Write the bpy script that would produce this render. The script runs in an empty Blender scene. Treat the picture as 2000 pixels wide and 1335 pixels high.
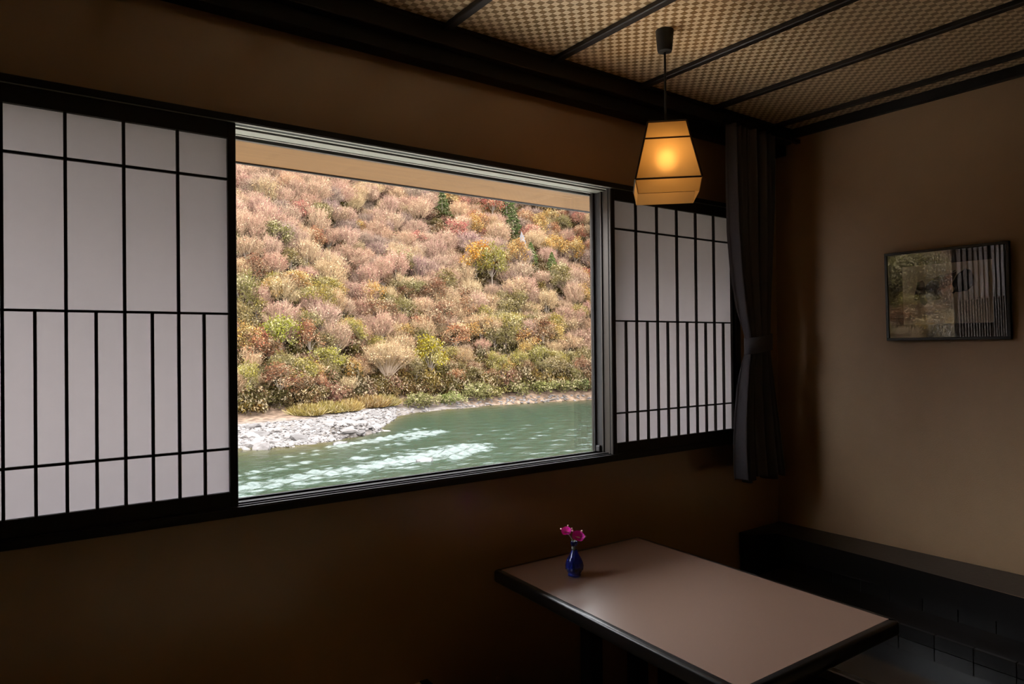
import bpy, bmesh, math, random
import numpy as np
from mathutils import Vector, Matrix, noise

S = bpy.context.scene
COL = S.collection
rng = random.Random(7)
nrg = np.random.default_rng(7)

# ------------------------------------------------------------------ camera, sky, sun, exposure
F_PX = 1347.866
YAW, PITCH, ROLL = 0.62736, 0.0057216, -0.010306
EYE = 1.24


def cam_axes():
    cy, sy, cp, sp = math.cos(YAW), math.sin(YAW), math.cos(PITCH), math.sin(PITCH)
    f = Vector((sy * cp, cy * cp, sp)); rt = Vector((cy, -sy, 0)); up = rt.cross(f)
    cr, sr = math.cos(ROLL), math.sin(ROLL)
    return rt * cr + up * sr, up * cr - rt * sr, f


_r, _u, _f = cam_axes()
cd = bpy.data.cameras.new('camera'); cam = bpy.data.objects.new('camera', cd); COL.objects.link(cam)
cam.matrix_world = Matrix(((_r.x, _u.x, -_f.x, 0), (_r.y, _u.y, -_f.y, 0), (_r.z, _u.z, -_f.z, EYE), (0, 0, 0, 1)))
cd.sensor_width = 36; cd.lens = 36 * F_PX / 2000; cd.clip_start = .05; cd.clip_end = 2000
S.camera = cam

SKY_STRENGTH = 3.8
SUN_STRENGTH = 1.2
world = bpy.data.worlds.new('world'); S.world = world; world.use_nodes = True
bg = world.node_tree.nodes['Background']
bg.inputs['Color'].default_value = (0.93, 0.96, 1.0, 1)          # even bright overcast
bg.inputs['Strength'].default_value = SKY_STRENGTH
sd = bpy.data.lights.new('sun', 'SUN'); sd.energy = SUN_STRENGTH; sd.angle = math.radians(14); sd.color = (1.0, .9, .76)
sun = bpy.data.objects.new('sun', sd); COL.objects.link(sun)
sun.rotation_euler = Vector((.40, .62, -.68)).to_track_quat('-Z', 'Y').to_euler()

vs = S.view_settings
S.display_settings.display_device = 'sRGB'
vs.view_transform = 'Standard'; vs.look = 'None'; vs.gamma = 1; vs.use_curve_mapping = False
vs.exposure = 2.2
cy = S.cycles
cy.use_adaptive_sampling = False
cy.use_denoising = True
cy.max_bounces = 8; cy.diffuse_bounces = 5; cy.glossy_bounces = 4; cy.transmission_bounces = 6; cy.transparent_max_bounces = 12
cy.sample_clamp_indirect = 4.0
cy.caustics_reflective = False; cy.caustics_refractive = False


# ------------------------------------------------------------------ materials
def lin(r, g, b):
    f = lambda c: (c / 255 / 12.92) if c / 255 <= .04045 else ((c / 255 + .055) / 1.055) ** 2.4
    return (f(r), f(g), f(b), 1)


def mat(name, col, rough=.6, spec=.5, metal=0., noise_scale=0, noise_amt=.0, bump=0., bump_scale=60, stretch=None, coat=0.):
    m = bpy.data.materials.new(name); m.use_nodes = True
    nt = m.node_tree; b = nt.nodes['Principled BSDF']
    b.inputs['Base Color'].default_value = col if len(col) == 4 else (*col, 1)
    b.inputs['Roughness'].default_value = rough
    b.inputs['Specular IOR Level'].default_value = spec
    b.inputs['Metallic'].default_value = metal
    b.inputs['Coat Weight'].default_value = coat
    if noise_amt or bump:
        tc = nt.nodes.new('ShaderNodeTexCoord'); mp = nt.nodes.new('ShaderNodeMapping')
        nt.links.new(tc.outputs['Object'], mp.inputs['Vector'])
        if stretch: mp.inputs['Scale'].default_value = stretch
        if noise_amt:
            n = nt.nodes.new('ShaderNodeTexNoise'); n.inputs['Scale'].default_value = noise_scale; n.inputs['Detail'].default_value = 5
            nt.links.new(mp.outputs[0], n.inputs['Vector'])
            mx = nt.nodes.new('ShaderNodeMix'); mx.data_type = 'RGBA'
            c = b.inputs['Base Color'].default_value
            mx.inputs['A'].default_value = tuple(max(0, x * (1 - noise_amt)) for x in c[:3]) + (1,)
            mx.inputs['B'].default_value = tuple(min(1, x * (1 + noise_amt)) for x in c[:3]) + (1,)
            nt.links.new(n.outputs['Fac'], mx.inputs['Factor']); nt.links.new(mx.outputs['Result'], b.inputs['Base Color'])
        if bump:
            n2 = nt.nodes.new('ShaderNodeTexNoise'); n2.inputs['Scale'].default_value = bump_scale; n2.inputs['Detail'].default_value = 6
            nt.links.new(mp.outputs[0], n2.inputs['Vector'])
            bp = nt.nodes.new('ShaderNodeBump'); bp.inputs['Strength'].default_value = bump; bp.inputs['Distance'].default_value = .01
            nt.links.new(n2.outputs['Fac'], bp.inputs['Height']); nt.links.new(bp.outputs[0], b.inputs['Normal'])
    return m


M = {}
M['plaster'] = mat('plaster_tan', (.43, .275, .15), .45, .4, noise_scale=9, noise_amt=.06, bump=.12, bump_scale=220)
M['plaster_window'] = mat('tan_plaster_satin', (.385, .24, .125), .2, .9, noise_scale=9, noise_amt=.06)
M['black_wood'] = mat('black_stained_wood', (.010, .0075, .0065), .5, .3, noise_scale=14, noise_amt=.35, stretch=(1, 1, 6), bump=.05)
M['lattice'] = mat('dark_lattice_wood', (.012, .009, .008), .55, .3)
M['lacquer'] = mat('black_lacquer', (.008, .007, .0065), .3, .38, noise_scale=12, noise_amt=.4, bump=.05, bump_scale=40)
M['batten'] = mat('ceiling_batten_wood', (.016, .011, .009), .5, .4, noise_scale=10, noise_amt=.3)
M['alu'] = mat('bronze_aluminium', (.085, .075, .067), .34, .5, metal=.85)
M['alu_sill'] = mat('dark_bronze_sill', (.022, .019, .020), .75, .12)
M['alu_head'] = mat('pale_aluminium_track', (.30, .30, .265), .5, .4, metal=.3)
M['alu_dark'] = mat('dark_gasket', (.02, .018, .018), .5, .4)
M['soffit'] = mat('eave_board', (.112, .055, .0155), .6, .3, noise_scale=4, noise_amt=.3, stretch=(.5, 9, 9))
M['floor'] = mat('dark_floor_board', (.008, .0065, .005), .10, .5, noise_scale=7, noise_amt=.4, stretch=(8, 1, 1))
M['laminate'] = mat('beige_laminate', (.225, .138, .101), .33, .4, noise_scale=3, noise_amt=.03)
M['curtain'] = mat('slate_curtain_cloth', (.10, .093, .105), .85, .25, noise_scale=300, noise_amt=.25)
M['frame_black'] = mat('black_frame', (.012, .011, .012), .35, .5)
M['mount'] = mat('olive_grey_mount', (.13, .105, .08), .8, .2)
M['paper_art'] = mat('ivory_art_paper', (.92, .78, .64), .85, .2, noise_scale=6, noise_amt=.08)
M['ink'] = mat('sepia_ink', (.045, .032, .029), .85, .2, noise_scale=60, noise_amt=.8)
M['ink_grey'] = mat('grey_ink', (.15, .11, .095), .85, .2, noise_scale=90, noise_amt=.7)
M['seal'] = mat('red_seal_ink', (.16, .06, .05), .8, .2)
M['petal'] = mat('magenta_petal', (.9, .03, .50), .5, .4, noise_scale=60, noise_amt=.3)
M['petal_pale'] = mat('pale_petal', (.95, .68, .60), .5, .4)
M['stem'] = mat('green_stem', (.36, .40, .20), .5, .4)
M['shade_frame'] = mat('lamp_frame_wood', (.035, .014, .008), .5, .3)
M['cord'] = mat('black_cord', (.01, .009, .008), .5, .4)
M['rock'] = mat('pale_river_rock', (.062, .054, .050), .85, .25, noise_scale=1.6, noise_amt=.3, bump=.5, bump_scale=5)
_nt = M['rock'].node_tree; _b = _nt.nodes['Principled BSDF']; _src = _b.inputs['Base Color'].links[0].from_socket      # stones differ in tone
_oi = _nt.nodes.new('ShaderNodeObjectInfo'); _mr = _nt.nodes.new('ShaderNodeMapRange'); _mr.inputs['To Min'].default_value = .55; _mr.inputs['To Max'].default_value = 1.3
_hs = _nt.nodes.new('ShaderNodeHueSaturation'); _nt.links.new(_oi.outputs['Random'], _mr.inputs['Value']); _nt.links.new(_mr.outputs[0], _hs.inputs['Value'])
_nt.links.new(_src, _hs.inputs['Color']); _nt.links.new(_hs.outputs[0], _b.inputs['Base Color'])
M['rock_wet'] = mat('wet_dark_rock', (.03, .027, .026), .4, .5, noise_scale=1.6, noise_amt=.3, bump=.5, bump_scale=5)
M['bark'] = mat('grey_bark', (.085, .065, .048), .9, .2, noise_scale=2, noise_amt=.25)
M['house'] = mat('house_render', (.45, .40, .33), .8, .2)


def paper_mat(name, col, trans_col, mixf, scale, amt):
    m = bpy.data.materials.new(name); m.use_nodes = True
    nt = m.node_tree; nt.nodes.clear()
    o = nt.nodes.new('ShaderNodeOutputMaterial'); d = nt.nodes.new('ShaderNodeBsdfDiffuse'); t = nt.nodes.new('ShaderNodeBsdfTranslucent')
    mx = nt.nodes.new('ShaderNodeMixShader'); mx.inputs[0].default_value = mixf
    tc = nt.nodes.new('ShaderNodeTexCoord'); n = nt.nodes.new('ShaderNodeTexNoise'); n.inputs['Scale'].default_value = scale; n.inputs['Detail'].default_value = 8
    n.inputs['Roughness'].default_value = .65
    nt.links.new(tc.outputs['Object'], n.inputs['Vector'])
    c = nt.nodes.new('ShaderNodeMix'); c.data_type = 'RGBA'
    c.inputs['A'].default_value = tuple(x * (1 - amt) for x in trans_col) + (1,)
    c.inputs['B'].default_value = tuple(min(1, x * (1 + amt)) for x in trans_col) + (1,)
    nt.links.new(n.outputs['Fac'], c.inputs['Factor']); nt.links.new(c.outputs['Result'], t.inputs['Color'])
    d.inputs['Color'].default_value = (*col, 1)
    nt.links.new(d.outputs[0], mx.inputs[1]); nt.links.new(t.outputs[0], mx.inputs[2]); nt.links.new(mx.outputs[0], o.inputs[0])
    return m


M['shoji'] = paper_mat('shoji_paper', (.42, .39, .38), (.225, .197, .198), .5, 26, .10)
M['shade_paper'] = paper_mat('lamp_shade_paper', (.40, .27, .13), (.34, .23, .10), .6, 30, .06)
_nt = M['shade_paper'].node_tree; _out = next(n for n in _nt.nodes if n.type == 'OUTPUT_MATERIAL'); _sf = _out.inputs[0].links[0].from_socket     # thin paper lets the lamp show through softly
_rf = _nt.nodes.new('ShaderNodeBsdfRefraction'); _rf.inputs['Roughness'].default_value = .85; _rf.inputs['IOR'].default_value = 1.3; _rf.inputs['Color'].default_value = (1, .72, .38, 1)
_mx = _nt.nodes.new('ShaderNodeMixShader'); _mx.inputs[0].default_value = .03
_nt.links.new(_sf, _mx.inputs[1]); _nt.links.new(_rf.outputs[0], _mx.inputs[2]); _nt.links.new(_mx.outputs[0], _out.inputs[0])


def glass_mat(name, refl=1.0):
    m = bpy.data.materials.new(name); m.use_nodes = True
    nt = m.node_tree; nt.nodes.clear()
    o = nt.nodes.new('ShaderNodeOutputMaterial'); t = nt.nodes.new('ShaderNodeBsdfTransparent'); g = nt.nodes.new('ShaderNodeBsdfGlossy')
    g.inputs['Roughness'].default_value = 0.0
    f = nt.nodes.new('ShaderNodeFresnel'); f.inputs['IOR'].default_value = 1.5
    mul = nt.nodes.new('ShaderNodeMath'); mul.operation = 'MULTIPLY'; mul.inputs[1].default_value = refl
    mx = nt.nodes.new('ShaderNodeMixShader')
    nt.links.new(f.outputs[0], mul.inputs[0]); nt.links.new(mul.outputs[0], mx.inputs[0])
    nt.links.new(t.outputs[0], mx.inputs[1]); nt.links.new(g.outputs[0], mx.inputs[2]); nt.links.new(mx.outputs[0], o.inputs[0])
    return m


M['glass'] = glass_mat('window_glass', .25)
M['picture_glass'] = glass_mat('picture_glass', 2.4)


def vase_glass(name, col):
    m = mat(name, col, .04, .5)
    b = m.node_tree.nodes['Principled BSDF']; b.inputs['Transmission Weight'].default_value = .85; b.inputs['IOR'].default_value = 1.5
    return m


M['cobalt'] = vase_glass('cobalt_glass', (.05, .09, .95))
M['clear_glass'] = vase_glass('clear_neck_glass', (.55, .60, .62))

m = bpy.data.materials.new('bulb_glow'); m.use_nodes = True
b = m.node_tree.nodes['Principled BSDF']; b.inputs['Emission Color'].default_value = (1.0, .56, .2, 1); b.inputs['Emission Strength'].default_value = 8.0
M['bulb'] = m


def ceiling_paper():
    m = bpy.data.materials.new('checked_ceiling_paper'); m.use_nodes = True
    nt = m.node_tree; b = nt.nodes['Principled BSDF']
    tc = nt.nodes.new('ShaderNodeTexCoord'); ch = nt.nodes.new('ShaderNodeTexChecker'); ch.inputs['Scale'].default_value = 1 / .023
    mp = nt.nodes.new('ShaderNodeMapping'); mp.inputs['Location'].default_value = (.0031, .0043, .0113)
    nt.links.new(tc.outputs['Object'], mp.inputs['Vector']); nt.links.new(mp.outputs[0], ch.inputs['Vector'])
    ch.inputs['Color1'].default_value = (.74, .57, .37, 1); ch.inputs['Color2'].default_value = (.30, .185, .085, 1)
    nt.links.new(ch.outputs['Color'], b.inputs['Base Color'])
    mr = nt.nodes.new('ShaderNodeMapRange'); mr.inputs['To Min'].default_value = .34; mr.inputs['To Max'].default_value = .55
    nt.links.new(ch.outputs['Fac'], mr.inputs['Value']); nt.links.new(mr.outputs[0], b.inputs['Roughness'])
    b.inputs['Specular IOR Level'].default_value = .35
    return m


M['ceiling_paper'] = ceiling_paper()


def foliage_mat(name, bright=1.0):
    m = bpy.data.materials.new(name); m.use_nodes = True
    nt = m.node_tree; nt.nodes.clear()
    o = nt.nodes.new('ShaderNodeOutputMaterial'); d = nt.nodes.new('ShaderNodeBsdfDiffuse'); t = nt.nodes.new('ShaderNodeBsdfTranslucent')
    at = nt.nodes.new('ShaderNodeAttribute'); at.attribute_type = 'INSTANCER'; at.attribute_name = 'tint'
    lv = nt.nodes.new('ShaderNodeAttribute'); lv.attribute_type = 'GEOMETRY'; lv.attribute_name = 'shade'   # leaf to leaf colour
    hs = nt.nodes.new('ShaderNodeHueSaturation')
    mh = nt.nodes.new('ShaderNodeMapRange'); mh.inputs['To Min'].default_value = .468; mh.inputs['To Max'].default_value = .532
    mv = nt.nodes.new('ShaderNodeMapRange'); mv.inputs['To Min'].default_value = .40 * bright; mv.inputs['To Max'].default_value = 1.55 * bright
    nt.links.new(lv.outputs['Fac'], mh.inputs['Value']); nt.links.new(lv.outputs['Fac'], mv.inputs['Value'])
    nt.links.new(mh.outputs[0], hs.inputs['Hue']); nt.links.new(mv.outputs[0], hs.inputs['Value'])
    tw = nt.nodes.new('ShaderNodeMapRange'); tw.inputs['From Min'].default_value = .58; tw.inputs['From Max'].default_value = .7; tw.inputs['To Max'].default_value = .6
    nt.links.new(lv.outputs['Fac'], tw.inputs['Value'])
    tm = nt.nodes.new('ShaderNodeMix'); tm.data_type = 'RGBA'; tm.inputs['B'].default_value = (.155, .108, .076, 1)      # bare twigs show among the leaves
    nt.links.new(tw.outputs[0], tm.inputs['Factor']); nt.links.new(at.outputs['Color'], tm.inputs['A']); nt.links.new(tm.outputs['Result'], hs.inputs['Color'])
    mx = nt.nodes.new('ShaderNodeMixShader'); mx.inputs[0].default_value = .3
    for s in (d, t): nt.links.new(hs.outputs[0], s.inputs['Color'])
    nt.links.new(d.outputs[0], mx.inputs[1]); nt.links.new(t.outputs[0], mx.inputs[2]); nt.links.new(mx.outputs[0], o.inputs[0])
    return m


M['foliage'] = foliage_mat('autumn_foliage')


# ------------------------------------------------------------------ object helpers
def tag(o, label=None, cat=None, group=None, kind=None):
    if label: o['label'] = label
    if cat: o['category'] = cat
    if group: o['group'] = group
    if kind: o['kind'] = kind
    return o


def link(name, me, parent=None, loc=None):
    o = bpy.data.objects.new(name, me); COL.objects.link(o)
    if parent: o.parent = parent
    if loc: o.location = loc
    return o


def empty(name, loc=(0, 0, 0), rz=0):
    o = bpy.data.objects.new(name, None); COL.objects.link(o); o.location = loc; o.rotation_euler.z = rz
    o.empty_display_size = .1
    return o


class MB:
    def __init__(s): s.bm = bmesh.new()

    def box(s, x0, x1, y0, y1, z0, z1, bevel=0., seg=1):
        r = bmesh.ops.create_cube(s.bm, size=1)
        for v in r['verts']:
            v.co = Vector(((x0 + x1) / 2 + v.co.x * (x1 - x0), (y0 + y1) / 2 + v.co.y * (y1 - y0), (z0 + z1) / 2 + v.co.z * (z1 - z0)))
        if bevel:
            es = list({e for v in r['verts'] for e in v.link_edges})
            bmesh.ops.bevel(s.bm, geom=es, offset=bevel, segments=seg, affect='EDGES', profile=.5)
        return s

    def prism(s, pts, z0, z1, bevel=0., seg=2, xf=None):
        lo = [s.bm.verts.new((p[0], p[1], z0)) for p in pts]; hi = [s.bm.verts.new((p[0], p[1], z1)) for p in pts]
        n = len(pts)
        fs = [s.bm.faces.new(hi), s.bm.faces.new(lo[::-1])]
        for i in range(n): fs.append(s.bm.faces.new((lo[i], lo[(i + 1) % n], hi[(i + 1) % n], hi[i])))
        if xf:
            for v in lo + hi: v.co = xf @ v.co
        if bevel:
            es = list({e for f in fs for e in f.edges})
            bmesh.ops.bevel(s.bm, geom=es, offset=bevel, segments=seg, affect='EDGES', profile=.5)
        return s

    def quad(s, a, b, c, d):
        s.bm.faces.new([s.bm.verts.new(p) for p in (a, b, c, d)]); return s

    def slab(s, a, b, c, d, t):
        """thin solid between a quad and its copy shifted along the normal"""
        a, b, c, d = map(Vector, (a, b, c, d)); n = (b - a).cross(d - a).normalized() * t
        v = [s.bm.verts.new(p) for p in (a, b, c, d, a + n, b + n, c + n, d + n)]
        for q in ((3, 2, 1, 0), (4, 5, 6, 7), (0, 1, 5, 4), (1, 2, 6, 5), (2, 3, 7, 6), (3, 0, 4, 7)): s.bm.faces.new([v[i] for i in q])
        return s

    def bar(s, p, q, w, sides=4, w2=None):
        p, q = Vector(p), Vector(q); d = (q - p).normalized()
        a = d.orthogonal().normalized(); b2 = d.cross(a); w2 = w if w2 is None else w2
        rings = []
        for c, r in ((p, w), (q, w2)):
            rings.append([s.bm.verts.new(c + (a * math.cos(2 * math.pi * (i + .5) / sides) + b2 * math.sin(2 * math.pi * (i + .5) / sides)) * r) for i in range(sides)])
        for i in range(sides): s.bm.faces.new((rings[0][i], rings[0][(i + 1) % sides], rings[1][(i + 1) % sides], rings[1][i]))
        s.bm.faces.new(rings[0][::-1]); s.bm.faces.new(rings[1])
        return s

    def tube(s, pts, rad, sides=8):
        pts = [Vector(p) for p in pts]; rings = []
        for k, p in enumerate(pts):
            d = (pts[min(k + 1, len(pts) - 1)] - pts[max(k - 1, 0)]).normalized()
            a = d.cross(Vector((.31, .87, .2))).normalized(); b2 = d.cross(a)
            r = rad[k] if hasattr(rad, '__len__') else rad
            rings.append([s.bm.verts.new(p + (a * math.cos(2 * math.pi * i / sides) + b2 * math.sin(2 * math.pi * i / sides)) * r) for i in range(sides)])
        for k in range(len(rings) - 1):
            for i in range(sides): s.bm.faces.new((rings[k][i], rings[k][(i + 1) % sides], rings[k + 1][(i + 1) % sides], rings[k + 1][i]))
        s.bm.faces.new(rings[0][::-1]); s.bm.faces.new(rings[-1])
        return s

    def lathe(s, prof, seg=32, cx=0, cy=0, cz=0, radf=None):
        rings = []
        for r, z in prof:
            rings.append([s.bm.verts.new((cx + (r * (radf(i, z) if radf else 1)) * math.cos(2 * math.pi * i / seg), cy + (r * (radf(i, z) if radf else 1)) * math.sin(2 * math.pi * i / seg), cz + z)) for i in range(seg)])
        for k in range(len(rings) - 1):
            for i in range(seg): s.bm.faces.new((rings[k][i], rings[k][(i + 1) % seg], rings[k + 1][(i + 1) % seg], rings[k + 1][i]))
        s.bm.faces.new(rings[0][::-1]); s.bm.faces.new(rings[-1])
        return s

    def sphere(s, c, r, u=12, v=8, sc=(1, 1, 1)):
        q = bmesh.ops.create_uvsphere(s.bm, u_segments=u, v_segments=v, radius=r)
        for w in q['verts']: w.co = Vector((w.co.x * sc[0], w.co.y * sc[1], w.co.z * sc[2])) + Vector(c)
        return s

    def mesh(s, name, m, smooth=False):
        bmesh.ops.recalc_face_normals(s.bm, faces=s.bm.faces)
        me = bpy.data.meshes.new(name); s.bm.to_mesh(me); s.bm.free()
        if m: me.materials.append(m)
        if smooth:
            me.shade_smooth()
            try: me.set_sharp_from_angle(angle=math.radians(40))
            except Exception: pass
        return me

    def build(s, name, m, parent=None, loc=None, smooth=False):
        return link(name, s.mesh(name, m, smooth), parent, loc)


def box_obj(name, m, parent, *b, bevel=0.):
    return MB().box(*b, bevel=bevel).build(name, m, parent)


# ------------------------------------------------------------------ the room shell
YW, YF, XR, ZC, ZF = 2.25, 2.20, 3.46, 2.40, 0.02     # window wall, its woodwork's front, right wall, ceiling, floor
XL, YB = -2.9, -3.2
OX0, OX1, OZ0, OZ1 = -1.21, 3.03, .735, 1.945          # opening in the window wall

w = MB()
w.box(XL - .1, OX0, YW, YW + .14, -.5, ZC + .12); w.box(OX1, XR + .1, YW, YW + .14, -.5, ZC + .12)
w.box(OX0, OX1, YW, YW + .14, -.5, OZ0); w.box(OX0, OX1, YW, YW + .14, OZ1, ZC + .12)
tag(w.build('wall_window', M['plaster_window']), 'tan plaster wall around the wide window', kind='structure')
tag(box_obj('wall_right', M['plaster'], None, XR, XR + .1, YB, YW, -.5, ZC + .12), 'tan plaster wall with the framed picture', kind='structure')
tag(box_obj('wall_left', M['plaster'], None, XL - .1, XL, YB, YW, -.5, ZC + .12), kind='structure')
tag(box_obj('wall_back', M['plaster'], None, XL - .1, XR + .1, YB - .1, YB, -.5, ZC + .12), kind='structure')

# floor of dark boards on two sides of a foot well
PX0, PX1, PY0 = 1.26, 2.46, .62
fl = tag(empty('floor'), 'dark boarded floor around the foot well', kind='structure')
pit = MB(); pit.box(PX0, PX1, PY0, YW, -.42, -.38).box(PX0 - .03, PX0, PY0, YW, -.42, -.02).box(PX1, PX1 + .03, PY0, YW, -.42, -.02).box(PX0, PX1, PY0 - .03, PY0, -.42, -.02)
pit.build('foot_well', M['black_wood'], fl)
box_obj('subfloor', M['black_wood'], fl, XL, PX0 - .03, YB, YW, -.05, -.02); box_obj('subfloor', M['black_wood'], fl, PX1 + .03, XR, YB, YW, -.05, -.02)
box_obj('subfloor', M['black_wood'], fl, PX0 - .03, PX1 + .03, YB, PY0 - .03, -.05, -.02)
bw = 1.0


def boards(x0, x1, y0, y1):
    n = max(1, round((x1 - x0) / bw)); s_ = (x1 - x0) / n
    for i in range(n):
        box_obj('floor_board', M['floor'], fl, x0 + i * s_ + .0005, x0 + (i + 1) * s_ - .0005, y0, y1, -.02, ZF, bevel=.0015)


boards(PX1 + .035, XR, YB, YW)
M['tatami'] = mat('straw_tatami', (.50, .385, .22), .62, .35, noise_scale=40, noise_amt=.12, stretch=(1, 14, 1))
M['tatami_border'] = mat('dark_cloth_border', (.02, .02, .024), .8, .2)


def tatami(x0, x1, y0, y1):
    box_obj('tatami_mat', M['tatami'], fl, x0 + .031, x1 - .031, y0 + .001, y1 - .001, -.02, ZF, bevel=.002)
    box_obj('mat_border', M['tatami_border'], fl, x0 + .001, x0 + .031, y0 + .001, y1 - .001, -.02, ZF + .0012)
    box_obj('mat_border', M['tatami_border'], fl, x1 - .031, x1 - .001, y0 + .001, y1 - .001, -.02, ZF + .0012)


for i in range(3):
    for j in range(5):
        tatami(XL + i * 1.0, XL + (i + 1) * 1.0, YB + j * 1.09, YB + (j + 1) * 1.09)
for j in range(5): tatami(XL + 3.0, PX0 - .03, YB + j * 1.09, YB + (j + 1) * 1.09)
for j in range(2):
    tatami(PX0 - .03, PX1 + .035, YB + j * 1.895, YB + (j + 1) * 1.895)
box_obj('floor_nosing', mat('sheen_nosing_wood', (.07, .062, .056), .34, .5, noise_scale=9, noise_amt=.3), fl, PX1, PX1 + .035, PY0 - .03, YW, -.02, ZF + .001, bevel=.004)  # paler than the boards: the gloss on the lip put into its colour

# ceiling: papered panels between dark battens
ce = tag(empty('ceiling', (0, 0, ZC)), 'checked paper ceiling with dark battens', kind='structure')
box_obj('ceiling_deck', M['black_wood'], ce, XL - .1, XR + .1, YB - .1, YW, .02, .12)
bx = [1.277 + .5025 * k for k in range(-8, 5)]
edges = [XL] + bx + [XR]
for i in range(len(edges) - 1):
    box_obj('ceiling_panel', M['ceiling_paper'], ce, edges[i], edges[i + 1], YB, 2.20, 0, .02)
for x in bx:
    box_obj('batten', M['batten'], ce, x - .016, x + .016, YB, 2.18, -.020, 0, bevel=.003)
    box_obj('batten_bead', M['batten'], ce, x + .022, x + .027, YB, 2.18, -.005, 0)
c1 = tag(empty('trim_1', (0, 0, 0)), 'dark stepped cornice along the window wall', kind='structure')
box_obj('lower_rail', M['black_wood'], c1, XL, XR, 2.18, YW, 2.270, 2.328, bevel=.003)
box_obj('upper_rail', M['batten'], c1, XL, XR, 2.145, YW, 2.328, ZC - .001, bevel=.003)
box_obj('panel_bead', M['batten'], c1, XL, XR, 2.128, 2.145, ZC - .010, ZC - .001)
c2 = tag(empty('trim_2', (0, 0, 0)), 'dark cornice along the right wall', kind='structure')
box_obj('cornice_rail', M['black_wood'], c2, XR - .03, XR, YB, 2.14, 2.352, ZC - .001, bevel=.003)

# window woodwork
hd = tag(empty('trim_3', (0, 0, 0)), 'dark timber head rail and sill of the window wall', kind='structure')
box_obj('head_rail', M['black_wood'], hd, XL, 3.2, YF, YW + .001, 1.936, 1.957, bevel=.002)
box_obj('sill_rail', M['black_wood'], hd, XL, 3.2, YF, YW + .001, .727, .752, bevel=.002)
box_obj('left_post', M['black_wood'], hd, OX0 - .03, OX0, YF, YW + .1, .752, 1.936)
box_obj('right_post', M['black_wood'], hd, 3.025, 3.06, YF, YW + .1, .752, 1.936)

# aluminium window in the opening
wi = tag(empty('window_1', (0, 0, 0)), 'wide aluminium window looking over the river', kind='structure')
# sill rails and head track, one ridge after another going outwards
box_obj('sill_plate', M['alu_dark'], wi, OX0, OX1, YF + .002, 2.346, OZ0, .747)
for y0, y1, zt in ((2.203, 2.215, .756), (2.235, 2.243, .756), (2.262, 2.288, .757), (2.325, 2.338, .757)):
    box_obj('sill_ridge', M['alu_sill'], wi, OX0, OX1, y0, y1, .747, zt)
box_obj('head_plate', M['alu_dark'], wi, OX0, OX1, YF + .002, 2.40, 1.941, OZ1 + .001)
for y0, y1, zb in ((2.204, 2.216, 1.934), (2.238, 2.252, 1.935), (2.268, 2.318, 1.933), (2.330, 2.342, 1.934)):
    box_obj('head_ridge', M['alu_head'], wi, OX0, OX1, y0, y1, zb, 1.941)
box_obj('head_stop', M['alu_dark'], wi, OX0, OX1, 2.348, 2.362, 1.925, 1.941)
# jamb beside the right screen
box_obj('jamb', M['alu'], wi, 2.166, 2.180, 2.244, 2.292, .757, 1.934)
box_obj('jamb_rib', M['alu'], wi, 2.160, 2.168, 2.284, 2.290, .757, 1.934)
box_obj('jamb_gasket', M['alu_dark'], wi, 2.164, 2.182, 2.292, 2.330, .757, 1.934)
box_obj('sash_stile', M['alu_dark'], wi, 2.152, 2.182, 2.330, 2.352, .757, 1.934, bevel=.002)
box_obj('sash_bead', M['alu'], wi, 2.1505, 2.152, 2.339, 2.345, .757, 1.934)
box_obj('stop_latch', M['alu_dark'], wi, 2.150, 2.166, 2.300, 2.325, .757, .785, bevel=.003)
box_obj('sash_stile', M['alu_dark'], wi, OX0, OX0 + .03, 2.330, 2.352, .757, 1.934)
box_obj('glass_pane', M['glass'], wi, OX0 + .03, 2.152, 2.3385, 2.3425, .758, 1.933)
box_obj('glass_pane', M['glass'], wi, 2.182, OX1, 2.3385, 2.3425, .758, 1.933)

# ------------------------------------------------------------------ shoji screens
ROWS = [.803, .935, 1.347, 1.759, 1.885]


def shoji(name, px0, label, wedge):
    """px0: left edge of the paper; six columns of .14, the lower half split again"""
    r = tag(empty(name, (px0, 2.225, .757)), label, 'screen', 'paper screens in the window')
    W_, st = .835, .024; p = .1392
    loc = lambda z: z - .757
    for a, b_ in ((-st, 0), (W_, W_ + st)):
        q = MB().box(a, b_, -.015, .015, 0, loc(1.934), bevel=.0015)
        q.build('stile', M['lattice'], r)
    box_obj('top_rail', M['lattice'], r, 0, W_, -.015, .015, loc(1.885), loc(1.934))
    box_obj('bottom_rail', M['lattice'], r, 0, W_, -.015, .015, 0, loc(.803), bevel=.001)
    if wedge:
        box_obj('stile_bead', M['alu'], r, -st - .0015, -st, -.012, -.004, 0, loc(1.934))
        box_obj('stile_bead', M['alu'], r, -st - .0015, -st, .004, .012, 0, loc(1.934))
    for z in ROWS[1:4]: box_obj('lattice_bar', M['lattice'], r, 0, W_, -.0115, -.0015, loc(z) - .0035, loc(z) + .0035)
    for k in range(1, 6): box_obj('lattice_bar', M['lattice'], r, k * p - .004, k * p + .004, -.013, -.0015, loc(ROWS[0]), loc(ROWS[4]))
    for k in range(6): box_obj('lattice_bar', M['lattice'], r, (k + .5) * p - .004, (k + .5) * p + .004, -.013, -.0015, loc(ROWS[0]), loc(ROWS[2]))
    for j in range(4):
        n = 12 if j < 2 else 6
        for k in range(n):
            x0, x1 = k * W_ / n, (k + 1) * W_ / n; z0, z1 = loc(ROWS[j]), loc(ROWS[j + 1])
            MB().quad((x0, 0, z0), (x1, 0, z0), (x1, 0, z1), (x0, 0, z1)).build('paper_pane', M['shoji'], r)
    return r


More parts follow.
